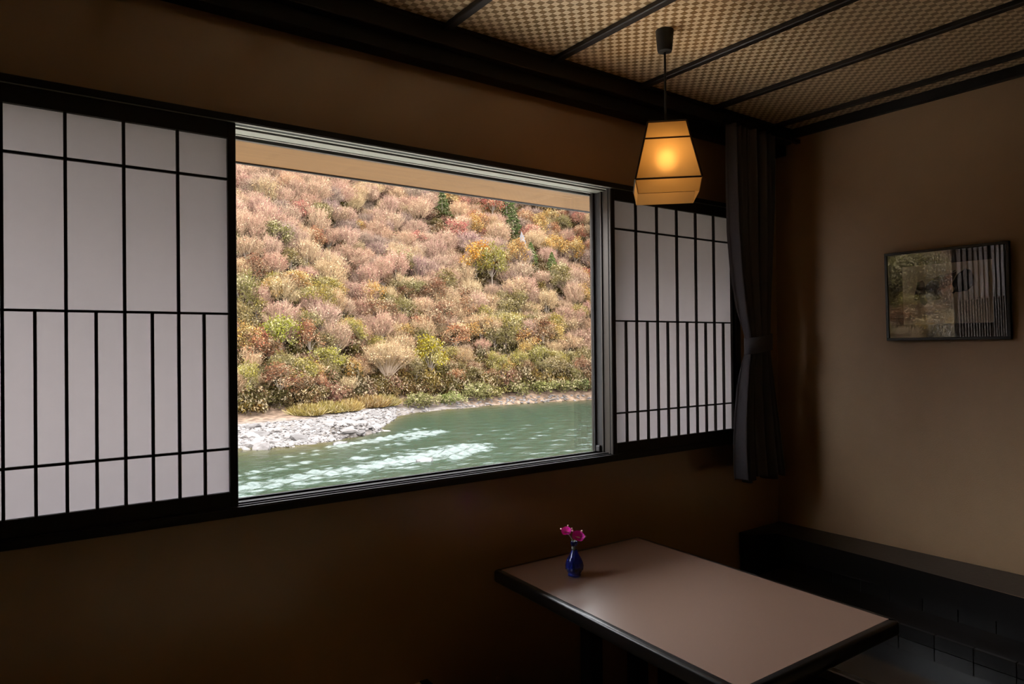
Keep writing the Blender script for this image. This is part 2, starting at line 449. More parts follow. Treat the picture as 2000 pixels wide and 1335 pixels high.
shoji('shoji_screen', -.298, 'paper lattice screen left of the river view, cut by the photo edge', False)
shoji('shoji_screen', -1.182, 'paper lattice screen furthest left, seen only mirrored in the framed print', False)
shoji('shoji_screen', 2.174, 'paper lattice screen between the river view and the dark curtain', True)

# ------------------------------------------------------------------ eave outside
ev = tag(empty('eave', (0, 0, 0)), 'tan boarded eave over the window', kind='structure')
box_obj('soffit', M['soffit'], ev, -.35, 9, 2.39, 3.68, 2.20, 2.23)
box_obj('fascia', M['black_wood'], ev, -.35, 9, 3.68, 3.70, 2.192, 2.36)
box_obj('eave_roof', M['black_wood'], ev, -.35, 9, 2.39, 3.70, 2.36, 2.40)
hs = tag(box_obj('house_wall', M['house'], None, -6, 9, 2.40, 2.46, -7.9, .70), kind='structure')
hs.name = 'outside_wall'
tag(box_obj('roof_slab', M['black_wood'], None, -6, 9, -8, 2.39, 2.56, 2.66), kind='structure')


# ------------------------------------------------------------------ the river valley
WZ = -7.76
TH = np.radians([-75, -30, 0, 14.4, 17.8, 20.9, 23.3, 25.3, 26.6, 28, 30.4, 35, 39.3, 42.8, 55, 80])
RW = np.array([60, 60, 64, 67, 66.5, 68.7, 73.0, 80., 91, 96, 98.8, 106, 110.9, 114.8, 122, 140.])
THB = np.radians([-75, -30, 0, 14.4, 19.4, 23.4, 27.4, 31.6, 36, 42.8, 55, 80])
RB = np.array([70, 72, 80, 84, 87, 96, 102.5, 106.5, 110, 116.3, 124, 142.])
SPUR = ((101.0, 99.0), (94.0, 138.0))       # a side gully runs up the hill along this line


def seg_dist(x, y, a, b):
    ax, ay = a; bx_, by = b; dx, dy = bx_ - ax, by - ay
    t = np.clip(((x - ax) * dx + (y - ay) * dy) / (dx * dx + dy * dy), 0, 1)
    return np.hypot(x - ax - t * dx, y - ay - t * dy), t


def ground(x, y):
    x = np.asarray(x, float); y = np.asarray(y, float)
    th = np.arctan2(x, y); r = np.hypot(x, y)
    rw = np.interp(th, TH, RW); rb = np.maximum(np.interp(th, THB, RB), rw + 1.0)
    s = (r - rw) / (rb - rw)
    flat = np.where(s < 0, (r - rw) * .18 - .14, np.clip(s, 0, 1) * 1.25)
    d = np.maximum(r - rb, 0)
    top = np.interp(np.degrees(th), [-75, -35, -8, 8], [21, 19, 36, 68])          # the valley opens upstream: low skyline there
    hill = np.minimum(.45 * np.minimum(d, 5) + .86 * np.clip(d - 5, 0, 74), top)
    bumps = 1.6 * np.sin(x * .23 + 1.3) * np.sin(y * .19) * np.clip(d / 12, 0, 1) + .25 * np.sin(x * .9) * np.sin(y * .8 + x * .3) * np.clip(d / 3, 0, 1)
    gd, gt = seg_dist(x, y, *SPUR)
    gully = -6.5 * np.exp(-(gd / 6.0) ** 2) * np.clip(d / 18, 0, 1)
    sd_, st_ = seg_dist(x, y, (26.5, 66.6), (35.6, 69.6))
    spit = (1.1 + .18 * 6) * np.exp(-(sd_ / 1.05) ** 2) * (1 - .35 * st_) * (s < .3)
    return WZ + np.clip(flat, -3.5, None) + np.maximum(spit - np.maximum(-flat, 0) * .0, 0) * np.where(s < 0, np.clip(1 + (r - rw) / 14, 0, 1) + .25, 1) * .55 + hill + bumps + gully


def grid_mesh(name, ths, rs, zf):
    T, R_ = np.meshgrid(ths, rs, indexing='ij'); X = R_ * np.sin(T); Y = R_ * np.cos(T); Z = zf(X, Y)
    n, k = T.shape; V = np.stack([X, Y, Z], -1).reshape(-1, 3)
    I = np.arange(n * k).reshape(n, k)
    Fq = np.stack([I[:-1, :-1], I[1:, :-1], I[1:, 1:], I[:-1, 1:]], -1).reshape(-1, 4)
    me = bpy.data.meshes.new(name); me.from_pydata(V.tolist(), [], Fq.tolist()); me.shade_smooth()
    return me, V


def terrain_mat():
    m = mat('valley_ground', (.3, .2, .12), .95, .1)
    nt = m.node_tree; b = nt.nodes['Principled BSDF']
    at = nt.nodes.new('ShaderNodeAttribute'); at.attribute_name = 'zone'
    tc = nt.nodes.new('ShaderNodeTexCoord'); n = nt.nodes.new('ShaderNodeTexNoise'); n.inputs['Scale'].default_value = 1.4; n.inputs['Detail'].default_value = 8
    nt.links.new(tc.outputs['Object'], n.inputs['Vector'])
    r1 = nt.nodes.new('ShaderNodeValToRGB'); r1.color_ramp.elements[0].color = (.034, .027, .021, 1); r1.color_ramp.elements[1].color = (.068, .058, .052, 1)
    r1.color_ramp.elements[0].position = .35; r1.color_ramp.elements[1].position = .62
    r2 = nt.nodes.new('ShaderNodeValToRGB'); r2.color_ramp.elements[0].color = (.034, .022, .014, 1); r2.color_ramp.elements[1].color = (.105, .070, .048, 1)
    r2.color_ramp.elements[0].position = .35; r2.color_ramp.elements[1].position = .65
    for r in (r1, r2): nt.links.new(n.outputs['Fac'], r.inputs['Fac'])
    mx = nt.nodes.new('ShaderNodeMix'); mx.data_type = 'RGBA'
    nt.links.new(at.outputs['Fac'], mx.inputs['Factor']); nt.links.new(r1.outputs[0], mx.inputs['A']); nt.links.new(r2.outputs[0], mx.inputs['B'])
    nt.links.new(mx.outputs['Result'], b.inputs['Base Color'])
    return m


ths = np.radians(np.concatenate([np.arange(-74, 8, 4), np.arange(8, 50, .35), np.arange(50, 80, 3)]))
rs = np.concatenate([np.arange(58, 118, .7), np.arange(118, 180, 1.6), np.arange(180, 270, 6)])
me, V = grid_mesh('valley_side', ths, rs, ground)
thv = np.arctan2(V[:, 0], V[:, 1]); rv = np.hypot(V[:, 0], V[:, 1])
zone = np.clip((rv - np.interp(thv, THB, RB) + 5.5) / 3.0, 0, 1)
a_ = me.attributes.new('zone', 'FLOAT', 'POINT'); a_.data.foreach_set('value', zone.astype(np.float32))
me.materials.append(terrain_mat())
tag(link('hillside_terrain', me), 'steep wooded far bank of the river with a gravel shore', kind='structure')
tag(box_obj('riverbed', M['rock_wet'], None, -260, 320, 2.46, 300, WZ - 4.2, WZ - 4.0), kind='structure')
tag(box_obj('near_bank_bounce', mat('pale_bounce_bank', (.42, .39, .34), .9, .2, noise_scale=1, noise_amt=.15), None, -120, 160, 2.46, 13, WZ - 4.0, WZ + .6), kind='structure')  # unseen bank, added and kept pale to bounce daylight onto soffit and ceiling

# river surface with rapids
FOAM = [((18.0, 56.5), (24, 59.5), 1.2, .5), ((23.5, 60.0), (29.5, 62.3), 1.0, .85), ((28, 61.6), (35.5, 64.2), 1.3, 1.0), ((31.5, 60.6), (37.0, 63.6), .9, .9), ((25.0, 56.5), (31.5, 60.2), .8, .5),
        ((10, 45.5), (19, 48.0), 2.2, .75), ((18, 48), (24.5, 48.8), 1.8, .85), ((23.5, 48.8), (33.5, 52.5), 2.0, .95), ((29, 48.2), (33.5, 51), 1.3, .9), ((12, 50), (18, 53.5), 1.5, .5), ((22, 52.5), (31, 54.0), .9, .6),
        ((34, 40), (48, 49), 6, .26), ((46, 52), (62, 60), 7, .30), ((40, 58), (54, 66), 5, .20), ((34, 66.5), (38.5, 67.6), .9, .6)]


def foam_at(x, y):
    f = np.zeros_like(x)
    for a, b_, wd, s_ in FOAM:
        d, t = seg_dist(x, y, a, b_); f = np.maximum(f, s_ * np.exp(-(d / wd) ** 2))
    return f


def river_z(x, y):
    f = foam_at(x, y)
    wv = .05 * np.sin(x * .55 + y * 1.9) + .045 * np.sin(x * 1.1 - y * 2.7 + 1) + .03 * np.sin(x * 2.3 + y * 3.3)
    ch = np.sin(x * 1.7 + y * .9) * np.sin(y * 4.1 - x * .8) + .6 * np.sin(x * 3.9 + 2) * np.sin(y * 6.3)
    return WZ + wv * .5 + f * (.16 * ch + .08)


me, V = grid_mesh('river', np.radians(np.concatenate([np.arange(-80, 6, 4), np.arange(6, 54, .16), np.arange(54, 82, 4)])),
                  np.concatenate([np.arange(9, 30, 1.5), np.arange(30, 118, .27), np.arange(118, 150, 1.2)]), river_z)
a_ = me.attributes.new('foam', 'FLOAT', 'POINT'); a_.data.foreach_set('value', foam_at(V[:, 0], V[:, 1]).astype(np.float32))
thv = np.arctan2(V[:, 0], V[:, 1]); rv = np.hypot(V[:, 0], V[:, 1])
shal = np.exp(-np.maximum(np.interp(thv, TH, RW) - rv, 0) / 5.0)
a_ = me.attributes.new('shallow', 'FLOAT', 'POINT'); a_.data.foreach_set('value', shal.astype(np.float32))


def water_mat():
    m = mat('green_river_water', (.05, .10, .075), .16, .5)
    nt = m.node_tree; b = nt.nodes['Principled BSDF']; b.inputs['IOR'].default_value = 1.33; b.inputs['Specular IOR Level'].default_value = .2
    tc = nt.nodes.new('ShaderNodeTexCoord'); mp = nt.nodes.new('ShaderNodeMapping'); mp.inputs['Rotation'].default_value = (0, 0, math.radians(-18)); mp.inputs['Scale'].default_value = (.42, 1.5, 1)
    nt.links.new(tc.outputs['Object'], mp.inputs['Vector'])
    n = nt.nodes.new('ShaderNodeTexNoise'); n.inputs['Scale'].default_value = 1.7; n.inputs['Detail'].default_value = 4; n.inputs['Roughness'].default_value = .55
    nt.links.new(mp.outputs[0], n.inputs['Vector'])
    bp = nt.nodes.new('ShaderNodeBump'); bp.inputs['Strength'].default_value = .5; bp.inputs['Distance'].default_value = .13
    nt.links.new(n.outputs['Fac'], bp.inputs['Height']); nt.links.new(bp.outputs[0], b.inputs['Normal'])
    # foam: flow mask broken up by streaky noise
    af = nt.nodes.new('ShaderNodeAttribute'); af.attribute_name = 'foam'
    n2 = nt.nodes.new('ShaderNodeTexNoise'); n2.inputs['Scale'].default_value = 2.4; n2.inputs['Detail'].default_value = 9; n2.inputs['Roughness'].default_value = .78
    mp2 = nt.nodes.new('ShaderNodeMapping'); mp2.inputs['Rotation'].default_value = (0, 0, math.radians(-16)); mp2.inputs['Scale'].default_value = (.38, 2.4, 1); mp2.inputs['Location'].default_value = (3, 7, 0)
    nt.links.new(tc.outputs['Object'], mp2.inputs['Vector']); nt.links.new(mp2.outputs[0], n2.inputs['Vector'])
    ad = nt.nodes.new('ShaderNodeMath'); ad.operation = 'MULTIPLY_ADD'; ad.inputs[1].default_value = .33
    nt.links.new(af.outputs['Fac'], ad.inputs[0]); nt.links.new(n2.outputs['Fac'], ad.inputs[2])
    mr = nt.nodes.new('ShaderNodeMapRange'); mr.inputs['From Min'].default_value = .68; mr.inputs['From Max'].default_value = 1.0
    nt.links.new(ad.outputs[0], mr.inputs['Value'])
    ash = nt.nodes.new('ShaderNodeAttribute'); ash.attribute_name = 'shallow'
    c0 = nt.nodes.new('ShaderNodeMix'); c0.data_type = 'RGBA'; c0.inputs['A'].default_value = (.0055, .0135, .0085, 1); c0.inputs['B'].default_value = (.026, .021, .008, 1)
    nt.links.new(ash.outputs['Fac'], c0.inputs['Factor'])
    c1_ = nt.nodes.new('ShaderNodeMix'); c1_.data_type = 'RGBA'; c1_.inputs['B'].default_value = (.068, .077, .071, 1)
    nt.links.new(mr.outputs[0], c1_.inputs['Factor']); nt.links.new(c0.outputs['Result'], c1_.inputs['A']); nt.links.new(c1_.outputs['Result'], b.inputs['Base Color'])
    r3 = nt.nodes.new('ShaderNodeMapRange'); r3.inputs['To Min'].default_value = .16; r3.inputs['To Max'].default_value = .8
    nt.links.new(mr.outputs[0], r3.inputs['Value']); nt.links.new(r3.outputs[0], b.inputs['Roughness'])
    return m


me.materials.append(water_mat())
tag(link('river', me), 'green river with white rapids below the hillside', kind='structure')


# ------------------------------------------------------------------ tree prototypes (meshes only)
def leaf_mesh(name, P, size, up=.35, shade=None, aspect=1.0):
    """one small quad leaf spray per point"""
    n = len(P)
    nrm = nrg.normal(size=(n, 3)); nrm[:, 2] = np.abs(nrm[:, 2]) + up; nrm /= np.linalg.norm(nrm, axis=1)[:, None]
    t = np.cross(nrm, nrg.normal(size=(n, 3))); t /= np.linalg.norm(t, axis=1)[:, None]; bt = np.cross(nrm, t)
    s_ = (size * nrg.uniform(.6, 1.35, n))[:, None]
    V = np.stack([P - t * s_ * aspect, P - bt * s_ * .62, P + t * s_ * aspect, P + bt * s_ * .62], 1).reshape(-1, 3)
    return V, np.arange(4 * n).reshape(-1, 4)


def twig_strips(A, B, wd):
    """thin tapering strips from A to B"""
    d = B - A; d /= np.linalg.norm(d, axis=1)[:, None] + 1e-9
    sd_ = np.cross(d, nrg.normal(size=A.shape)); sd_ /= np.linalg.norm(sd_, axis=1)[:, None] + 1e-9
    V = np.stack([A - sd_ * wd, A + sd_ * wd, B + sd_ * wd * .35, B - sd_ * wd * .35], 1).reshape(-1, 3)
    return V, np.arange(4 * len(A)).reshape(-1, 4)


def np_mesh(name, parts, m, shades):
    Vs, Fs, off = [], [], 0
    for V_, F_ in parts: Vs.append(V_); Fs.append(F_ + off); off += len(V_)
    V_ = np.concatenate(Vs); F_ = np.concatenate(Fs)
    me = bpy.data.meshes.new(name); me.vertices.add(len(V_)); me.vertices.foreach_set('co', V_.astype(np.float32).ravel())
    me.loops.add(F_.size); me.loops.foreach_set('vertex_index', F_.astype(np.int32).ravel())
    me.polygons.add(len(F_)); me.polygons.foreach_set('loop_start', np.arange(0, F_.size, 4, dtype=np.int32))
    me.update(calc_edges=True); me.validate()
    a = me.attributes.new('shade', 'FLOAT', 'POINT'); a.data.foreach_set('value', np.repeat(np.concatenate(shades), 4).astype(np.float32))
    me.materials.append(m)
    return me


def crown_points(nc, per, rx, rz, spread, hollow=.55):
    d = nrg.normal(size=(nc, 3)); d /= np.linalg.norm(d, axis=1)[:, None]
    d[:, 2] = np.where(d[:, 2] < -.35, -d[:, 2], d[:, 2])
    C = d * np.array([rx, rx, rz]) * nrg.uniform(hollow, 1, nc)[:, None]
    P = C[:, None, :] + nrg.normal(size=(nc, per, 3)) * np.array([spread, spread, spread * .7])
    sh = np.clip(nrg.normal(.5, .16, nc)[:, None] + nrg.normal(0, .16, (nc, per)), 0, 1)
    return C, P.reshape(-1, 3), sh.ravel()


def trunk_mesh(name, C, h0, r0, forks=7, lean=0., bark='bark'):
    q = MB(); base = Vector((0, 0, -.6)); fork = Vector((lean, lean * .4, h0))
    q.tube([base, base.lerp(fork, .5) + Vector((.06, -.04, 0)), fork], [r0, r0 * .8, r0 * .7], 5)
    for c in C[:forks]:
        c = Vector(c); mid = fork.lerp(c, .5) + Vector((0, 0, .12 * c.length * .3))
        q.tube([fork - Vector((0, 0, .1)), mid, c], [r0 * .55, r0 * .32, r0 * .1], 3)
    return q.mesh(name, M[bark])


PROTO = {'leafy': [], 'bare': [], 'vase': [], 'conifer': [], 'shrub': [], 'grass': []}


def proto_leafy():
    rx, rz, h = nrg.uniform(2.0, 2.5), nrg.uniform(1.7, 2.3), 3.4
    C, P, sh = crown_points(30, 76, rx, rz, .40)
    C[:, 2] += h; P[:, 2] += h
    k = nrg.integers(0, len(C), 500); A = np.repeat(np.array([[0, 0, h - 1.2]]), 500, 0) * .3 + C[k] * .7; B = C[k] + nrg.normal(size=(500, 3)) * .55
    return np_mesh('leafy_crown', [leaf_mesh('', P, .125), twig_strips(A, B, .018)], M['foliage'], [sh, np.full(500, .75)]), trunk_mesh('leafy_trunk', C, h - 1.4, .14)


def proto_bare(vase=False):
    rx, rz, h = (2.4, 1.8, 3.3) if not vase else (3.5, 2.5, 4.4)
    nc = 60 if not vase else 120
    C, P, sh = crown_points(nc, 16, rx, rz, .38, .7)
    if vase: C[:, 2] = np.abs(C[:, 2]) * .9 - .25 * 0; P[:, 2] = np.where(P[:, 2] < -.4, -P[:, 2] * .6, P[:, 2])
    C[:, 2] += h; P[:, 2] += h
    n = 1700 if not vase else 3600
    k = nrg.integers(0, nc, n); root = np.array([0, 0, h - 1.9])
    f = nrg.uniform(.45, .95, n)[:, None]
    A = root * (1 - f) + C[k] * f + nrg.normal(size=(n, 3)) * .12
    out = C[k] - root; out /= np.linalg.norm(out, axis=1)[:, None]
    B = A + out * nrg.uniform(.35, .9, n)[:, None] + nrg.normal(size=(n, 3)) * .26 + np.array([0, 0, .18])
    if vase: M['pale_bark'] = mat('pale_bark', (.19, .135, .092), .9, .2)
    me = np_mesh('bare_crown', [leaf_mesh('', P, .10, .2), twig_strips(A, B, .022)], M['foliage'], [sh, np.clip(nrg.normal(.62, .14, n), 0, 1)])
    return me, trunk_mesh('bare_trunk', C, h - (1.9 if not vase else 2.4), .13 if not vase else .24, 12 if not vase else 34, bark='bark' if not vase else 'pale_bark')


def proto_conifer():
    n = 2600; t = nrg.uniform(0, 1, n) ** .75; z = 1.2 + t * 7.0; lay = np.abs(np.sin(z * 3.2)) * .35 + .65
    r = (1 - t) ** .8 * 2.15 * lay * np.sqrt(nrg.uniform(.25, 1, n)); a = nrg.uniform(0, 6.283, n)
    P = np.stack([r * np.cos(a), r * np.sin(a), z - r * .25], 1)
    me = np_mesh('conifer_crown', [leaf_mesh('', P, .15, .1)], M['foliage'], [np.clip(nrg.normal(.5, .22, n), 0, 1)])
    q = MB().tube([(0, 0, -.6), (0, 0, 4), (0, 0, 8.1)], [.16, .1, .03], 5)
    return me, q.mesh('conifer_trunk', M['bark'])


def proto_shrub(grass=False):
    if not grass:
        C, P, sh = crown_points(26, 46, 1.5, .85, .26, .5); P[:, 2] = np.abs(P[:, 2] + .55)
        C[:, 2] = np.abs(C[:, 2] + .5)
        me = np_mesh('shrub_leaves', [leaf_mesh('', P, .095, .3, aspect=1.3)], M['foliage'], [sh])
        return me, trunk_mesh('shrub_stems', C, .15, .04, 8)
    n = 1500; a = nrg.uniform(0, 6.283, n); r = 1.7 * np.sqrt(nrg.uniform(0, 1, n))
    A = np.stack([r * np.cos(a), r * np.sin(a) * .7, np.zeros(n)], 1)
    B = A + np.stack([nrg.normal(0, .32, n), nrg.normal(0, .32, n), nrg.uniform(.3, 1.1, n) * (1 - .5 * (r / 1.7) ** 2)], 1)
    return np_mesh('grass_blades', [twig_strips(A, B, .04)], M['foliage'], [np.clip(nrg.normal(.5, .2, n), 0, 1)]), None


for _ in range(5): PROTO['leafy'].append(proto_leafy())
for _ in range(5): PROTO['bare'].append(proto_bare())
PROTO['vase'].append(proto_bare(True))
for _ in range(2): PROTO['conifer'].append(proto_conifer())
for _ in range(3): PROTO['shrub'].append(proto_shrub())
for _ in range(2): PROTO['grass'].append(proto_shrub(True))


def tint_of(srgb, j=.10):
    c = lin(*srgb); k = 1 + rng.uniform(-j, j)
    return [min(.95, .25 * c[i] * k * (1 + rng.uniform(-.06, .06))) for i in range(3)]


def plant(name, kind, x, y, s, rgb, label, cat, group=None, idx=None, parts=('crown', 'trunk'), dz=0.):
    me_c, me_t = PROTO[kind][rng.randrange(len(PROTO[kind])) if idx is None else idx]
    r = empty(name, (x, y, float(ground(x, y)) + dz), rng.uniform(0, 6.28)); k = 1.45 if kind == 'conifer' else 1
    r.scale = (s * k * rng.uniform(.82, 1.22), s * k * rng.uniform(.82, 1.22), s * rng.uniform(.85, 1.3)) if kind in ('leafy', 'bare') else (s * k, s * k, s)
    tag(r, label, cat, group)
    c = link(parts[0], me_c, r); c['tint'] = tint_of(rgb)
    if me_t is not None: link(parts[1], me_t, r)
    return r


# palette (as the eye sees it in the photograph, later lit by sky and sun)
PAL = {
    'pinkish': ((214, 166, 140), 'bare', 'pinkish tan half-bare tree'),
    'tan': ((220, 176, 134), 'bare', 'straw tan half-bare tree'),
    'mauve': ((178, 142, 130), 'bare', 'greyish mauve bare tree'),
    'russet': ((192, 130, 90), 'leafy', 'russet orange leafy tree'),
    'salmon': ((208, 132, 112), 'leafy', 'salmon red leafy tree'),
    'gold': ((214, 166, 90), 'leafy', 'golden yellow leafy tree'),
    'olive': ((142, 128, 74), 'leafy', 'olive green leafy tree'),
    'lime': ((168, 150, 72), 'leafy', 'yellow green leafy tree'),
    'brown': ((160, 116, 82), 'leafy', 'brown leaved tree'),
}
SPECIAL = [
    ('spreading_tree', 'vase', 44.0, 91.4, 1.15, (214, 176, 134), 'broad pale bare tree with fan shaped crown above the river bank'),
    ('golden_tree', 'leafy', 72.6, 111.6, 1.25, (224, 160, 58), 'tall golden orange tree alone halfway up the hillside'),
    ('olive_tree', 'leafy', 74.6, 109.2, 1.35, (150, 144, 62), 'yellow green tree touching the golden orange tree on its right'),
    ('dark_conifer', 'conifer', 74.0, 126.8, .82, (104, 126, 70), 'dark green conifer under the eave, left of the tallest conifer'),
    ('dark_conifer', 'conifer', 92.6, 129.4, 1.2, (108, 132, 70), 'tallest dark green conifer close under the eave'),
    ('dark_conifer', 'conifer', 87.2, 119.4, 1.0, (96, 116, 64), 'dark green conifer just below the tallest conifer, above the rock face'),
    ('dark_conifer', 'conifer', 85.0, 110.4, .66, (112, 136, 68), 'small green conifer beside the narrow pale rock face'),
    ('dark_conifer', 'conifer', 87.8, 107.2, .72, (108, 130, 66), 'small green conifer lowest down the gully'),
    ('pale_yellow_tree', 'leafy', 77.8, 95.2, 1.0, (226, 180, 104), 'pale yellow tree on the lower slope towards the window jamb'),
    ('lime_tree', 'leafy', 52.3, 93.6, 1.25, (176, 160, 46), 'bright yellow green tree right of the broad pale tree'),
    ('lime_tree', 'leafy', 28.6, 91.0, 1.15, (160, 154, 56), 'yellow green tree near the left screen on the lower slope'),
    ('lime_tree', 'leafy', 34.6, 90.0, 1.0, (174, 160, 66), 'yellow green tree between the dead tree and the broad pale tree'),
    ('red_tree', 'leafy', 86.8, 126.6, 1.05, (206, 116, 94), 'salmon red tree left of the tallest conifer'),
    ('red_tree', 'leafy', 99.6, 110.2, 1.1, (208, 110, 88), 'salmon red tree beyond the gully beside the window jamb'),
    ('red_tree', 'leafy', 79.8, 124.2, .9, (210, 128, 112), 'salmon pink tree below and left of the tallest conifer'),
    ('red_tree', 'leafy', 61.8, 132.5, .95, (214, 140, 96), 'orange red tree close under the eave near the middle of the window'),
    ('golden_tree', 'leafy', 95.6, 115.8, 1.15, (222, 168, 84), 'golden tree beyond the gully, nearer the conifers'),
    ('golden_tree', 'leafy', 99.9, 113.9, 1.1, (220, 164, 80), 'golden tree beyond the gully, nearer the window jamb'),
    ('golden_tree', 'leafy', 52.2, 120.6, .72, (214, 166, 66), 'small golden tree alone on the upper left slope'),
]

srad = np.array([3.1 if p[1] in ('conifer', 'vase') else 2.0 for p in SPECIAL])
sx = np.array([p[2] for p in SPECIAL]) if SPECIAL else np.zeros(0); sy_ = np.array([p[3] for p in SPECIAL]) if SPECIAL else np.zeros(0)
spots = []
row = 0; d = 2.0
while d < 80:
    sp = 2.7 if d < 20 else 2.95
    th = math.radians(-74) + (row % 2) * .5 * sp / 100
    while th < math.radians(58):
        rb = float(np.interp(th, THB, RB)); r = rb + d + rng.uniform(-.9, .9); t2 = th + rng.uniform(-.9, .9) / r
        if t2 > 0 or d < 34: spots.append((r * math.sin(t2), r * math.cos(t2), d))
        th += sp / (rb + d)
    d += sp * .72; row += 1


def pick_kind(x, y, d):
    u = math.degrees(math.atan2(x, y))
    n1 = noise.noise(Vector((x * .06, y * .06, 1.7))); n2 = noise.noise(Vector((x * .13, y * .13, 8.2)))
    k = rng.random()
    if d < 7:
        return 'lime' if k < .16 else 'olive' if k < .46 else 'brown' if k < .70 else 'russet' if k < .78 else 'gold' if k < .88 else 'tan'
    if d < 20:
        return 'olive' if k < .15 else 'lime' if k < .24 else 'russet' if k < .29 else 'gold' if k < .36 else 'brown' if k < .52 else 'pinkish' if k < .8 else 'tan'
    red = (u > 31 and d > 30) * .30 + max(0, n1) * .12 + (d > 44) * .05
    if k < red: return 'salmon' if rng.random() < .6 else 'russet'
    if k < red + .06 + max(0, n2) * .2: return 'gold' if u > 28 else 'olive'
    if k < red + .14 + max(0, -n2) * .25: return 'olive' if rng.random() < .5 else 'mauve'
    return 'pinkish' if k < .72 else 'tan' if k < .88 else 'mauve'


def in_view(x, y, z):
    v = Vector((x, y, z - EYE)); a, b_, c = v.dot(_r), v.dot(_u), v.dot(_f)
    px, py = 1000 + F_PX * a / c, 667.5 - F_PX * b_ / c
    return 452 < px < 1180 and 300 < py < 860


trees, rest = [], []
for x, y, d in spots:
    if np.min(np.hypot(sx - x, sy_ - y) - srad) < 0: continue
    if any(float(seg_dist(x, y, (q[2], q[3]), (q[2] * .94, q[3] * .94))[0]) < q[4] * 1.9 for q in SPECIAL if q[1] in ('conifer', 'vase')): continue
    kind = pick_kind(x, y, d)
    s = rng.uniform(.55, .85) if d < 6 else rng.uniform(.72, 1.12)
    z = float(ground(x, y))
    (trees if in_view(x, y, z + 3.6 * s) else rest).append((x, y, d, kind, s))
trees.sort(key=lambda t: math.hypot(t[0], t[1]))
rest += trees[280:]; trees = trees[:280]
for p in SPECIAL: plant(p[0], p[1], p[2], p[3], p[4], p[5], p[6], 'tree')


def band(d):
    return 'in the belt behind' if d < 7 else 'low on the slope above' if d < 20 else 'halfway up the slope above' if d < 36 else 'high on the slope above'


for x, y, d, kind, s in trees:
    rgb, pk, lab = PAL[kind]
    u = math.degrees(math.atan2(x, y))
    where = 'the gravel bar' if u < 21.5 else 'the yellow grass' if u < 26.5 else 'the green willow shrubs' if u < 33.5 else 'the driftwood shore'
    lab = f'{lab} {band(d)} {where}'
    plant('hillside_tree', pk, x, y, s, rgb, lab, 'tree', lab.replace(' tree ', ' trees '))


# ------------------------------------------------------------------ shore: rocks, shrubs, grass, driftwood
def rock_mesh(name, m, seed):
    q = MB(); bmesh.ops.create_icosphere(q.bm, subdivisions=2, radius=1)
    for v in q.bm.verts:
        n = noise.noise(v.co * 1.1 + Vector((seed * 3.1, 0, 0))) * .45 + noise.noise(v.co * 2.6 + Vector((0, seed, 0))) * .18
        v.co *= 1 + n; v.co.z *= .62
        v.co.x = round(v.co.x * 3.2) / 3.2 * .5 + v.co.x * .5
    return q.mesh(name, m)


ROCKS = [rock_mesh('rock', M['rock'], k) for k in range(6)]
dark_rock = rock_mesh('rock', M['rock_wet'], 9)


def shore_pts(n, tmin, tmax, bias, up=.95):
    """points on the gravel between the waterline and the bank"""
    L_ = []
    while len(L_) < n:
        th = math.radians(rng.uniform(tmin, tmax)); rw = float(np.interp(th, TH, RW)); rb = float(np.interp(th, THB, RB))
        r = rw - .6 + (rb - rw) * up * rng.random() ** bias
        L_.append((r * math.sin(th), r * math.cos(th)))
    return L_


def spit_pts(n):
    L_ = []
    for _ in range(n):
        t = rng.random(); L_.append((26.5 + 9.1 * t + rng.gauss(0, .5), 66.6 + 3.0 * t + rng.gauss(0, .75) * (1 - .5 * t)))
    return L_


for i, (x, y) in enumerate(shore_pts(70, 13, 25, 1.4, .66) + spit_pts(26)):
    s = rng.uniform(.24, .52) if rng.random() < .8 else rng.uniform(.5, .8)
    o = link('boulder', ROCKS[i % 6], None, (x, y, float(ground(x, y)) + s * .12)); o.rotation_euler = (rng.uniform(-.3, .3), rng.uniform(-.3, .3), rng.uniform(0, 6.3)); o.scale = (s * 1.25, s, s * .85)
    on_spit = i >= 70
    rr_ = math.hypot(x, y) - float(np.interp(math.atan2(x, y), TH, RW))
    if on_spit: lab = f"pale boulder {'at the root' if x < 29.5 else 'in the middle' if x < 32.6 else 'near the tip'} of the low spit running into the rapids"
    else: lab = f"pale angular boulder {'at the water edge' if rr_ < 2.2 else 'in the middle' if rr_ < 6 else 'on the upper part'} of the gravel bar, {'near the left screen' if x < 19.5 else 'below the yellow grass' if x < 25 else 'towards the spit'}"
    tag(o, lab, 'boulder', lab.replace('boulder', 'boulders', 1))


def lone_rock(x, y, s, mesh, label, dz=0., sz=1.):
    o = link('boulder', mesh, None, (x, y, dz)); o.scale = (s * 1.3, s, s * sz); o.rotation_euler.z = rng.uniform(0, 6); tag(o, label, 'boulder'); return o


lone_rock(18.1, 63.4, .85, ROCKS[1], 'pale rounded boulder alone in the shallow water off the gravel bar', WZ + .12)
lone_rock(26.5, 48.4, .75, dark_rock, 'dark wet boulder breaking the nearer white rapids', WZ - .08, .7)
lone_rock(24.6, 61.3, .6, dark_rock, 'dark wet boulder at the head of the farther rapids', WZ + .05, .8)
lone_rock(38.6, 79.2, .5, ROCKS[3], 'small pale stone standing in the still inlet behind the spit', WZ + .1)
lone_rock(16.9, 79.5, 1.5, ROCKS[2], 'large rounded boulder at the foot of the bank, beside the left screen', float(ground(16.9, 79.5)) + .3)


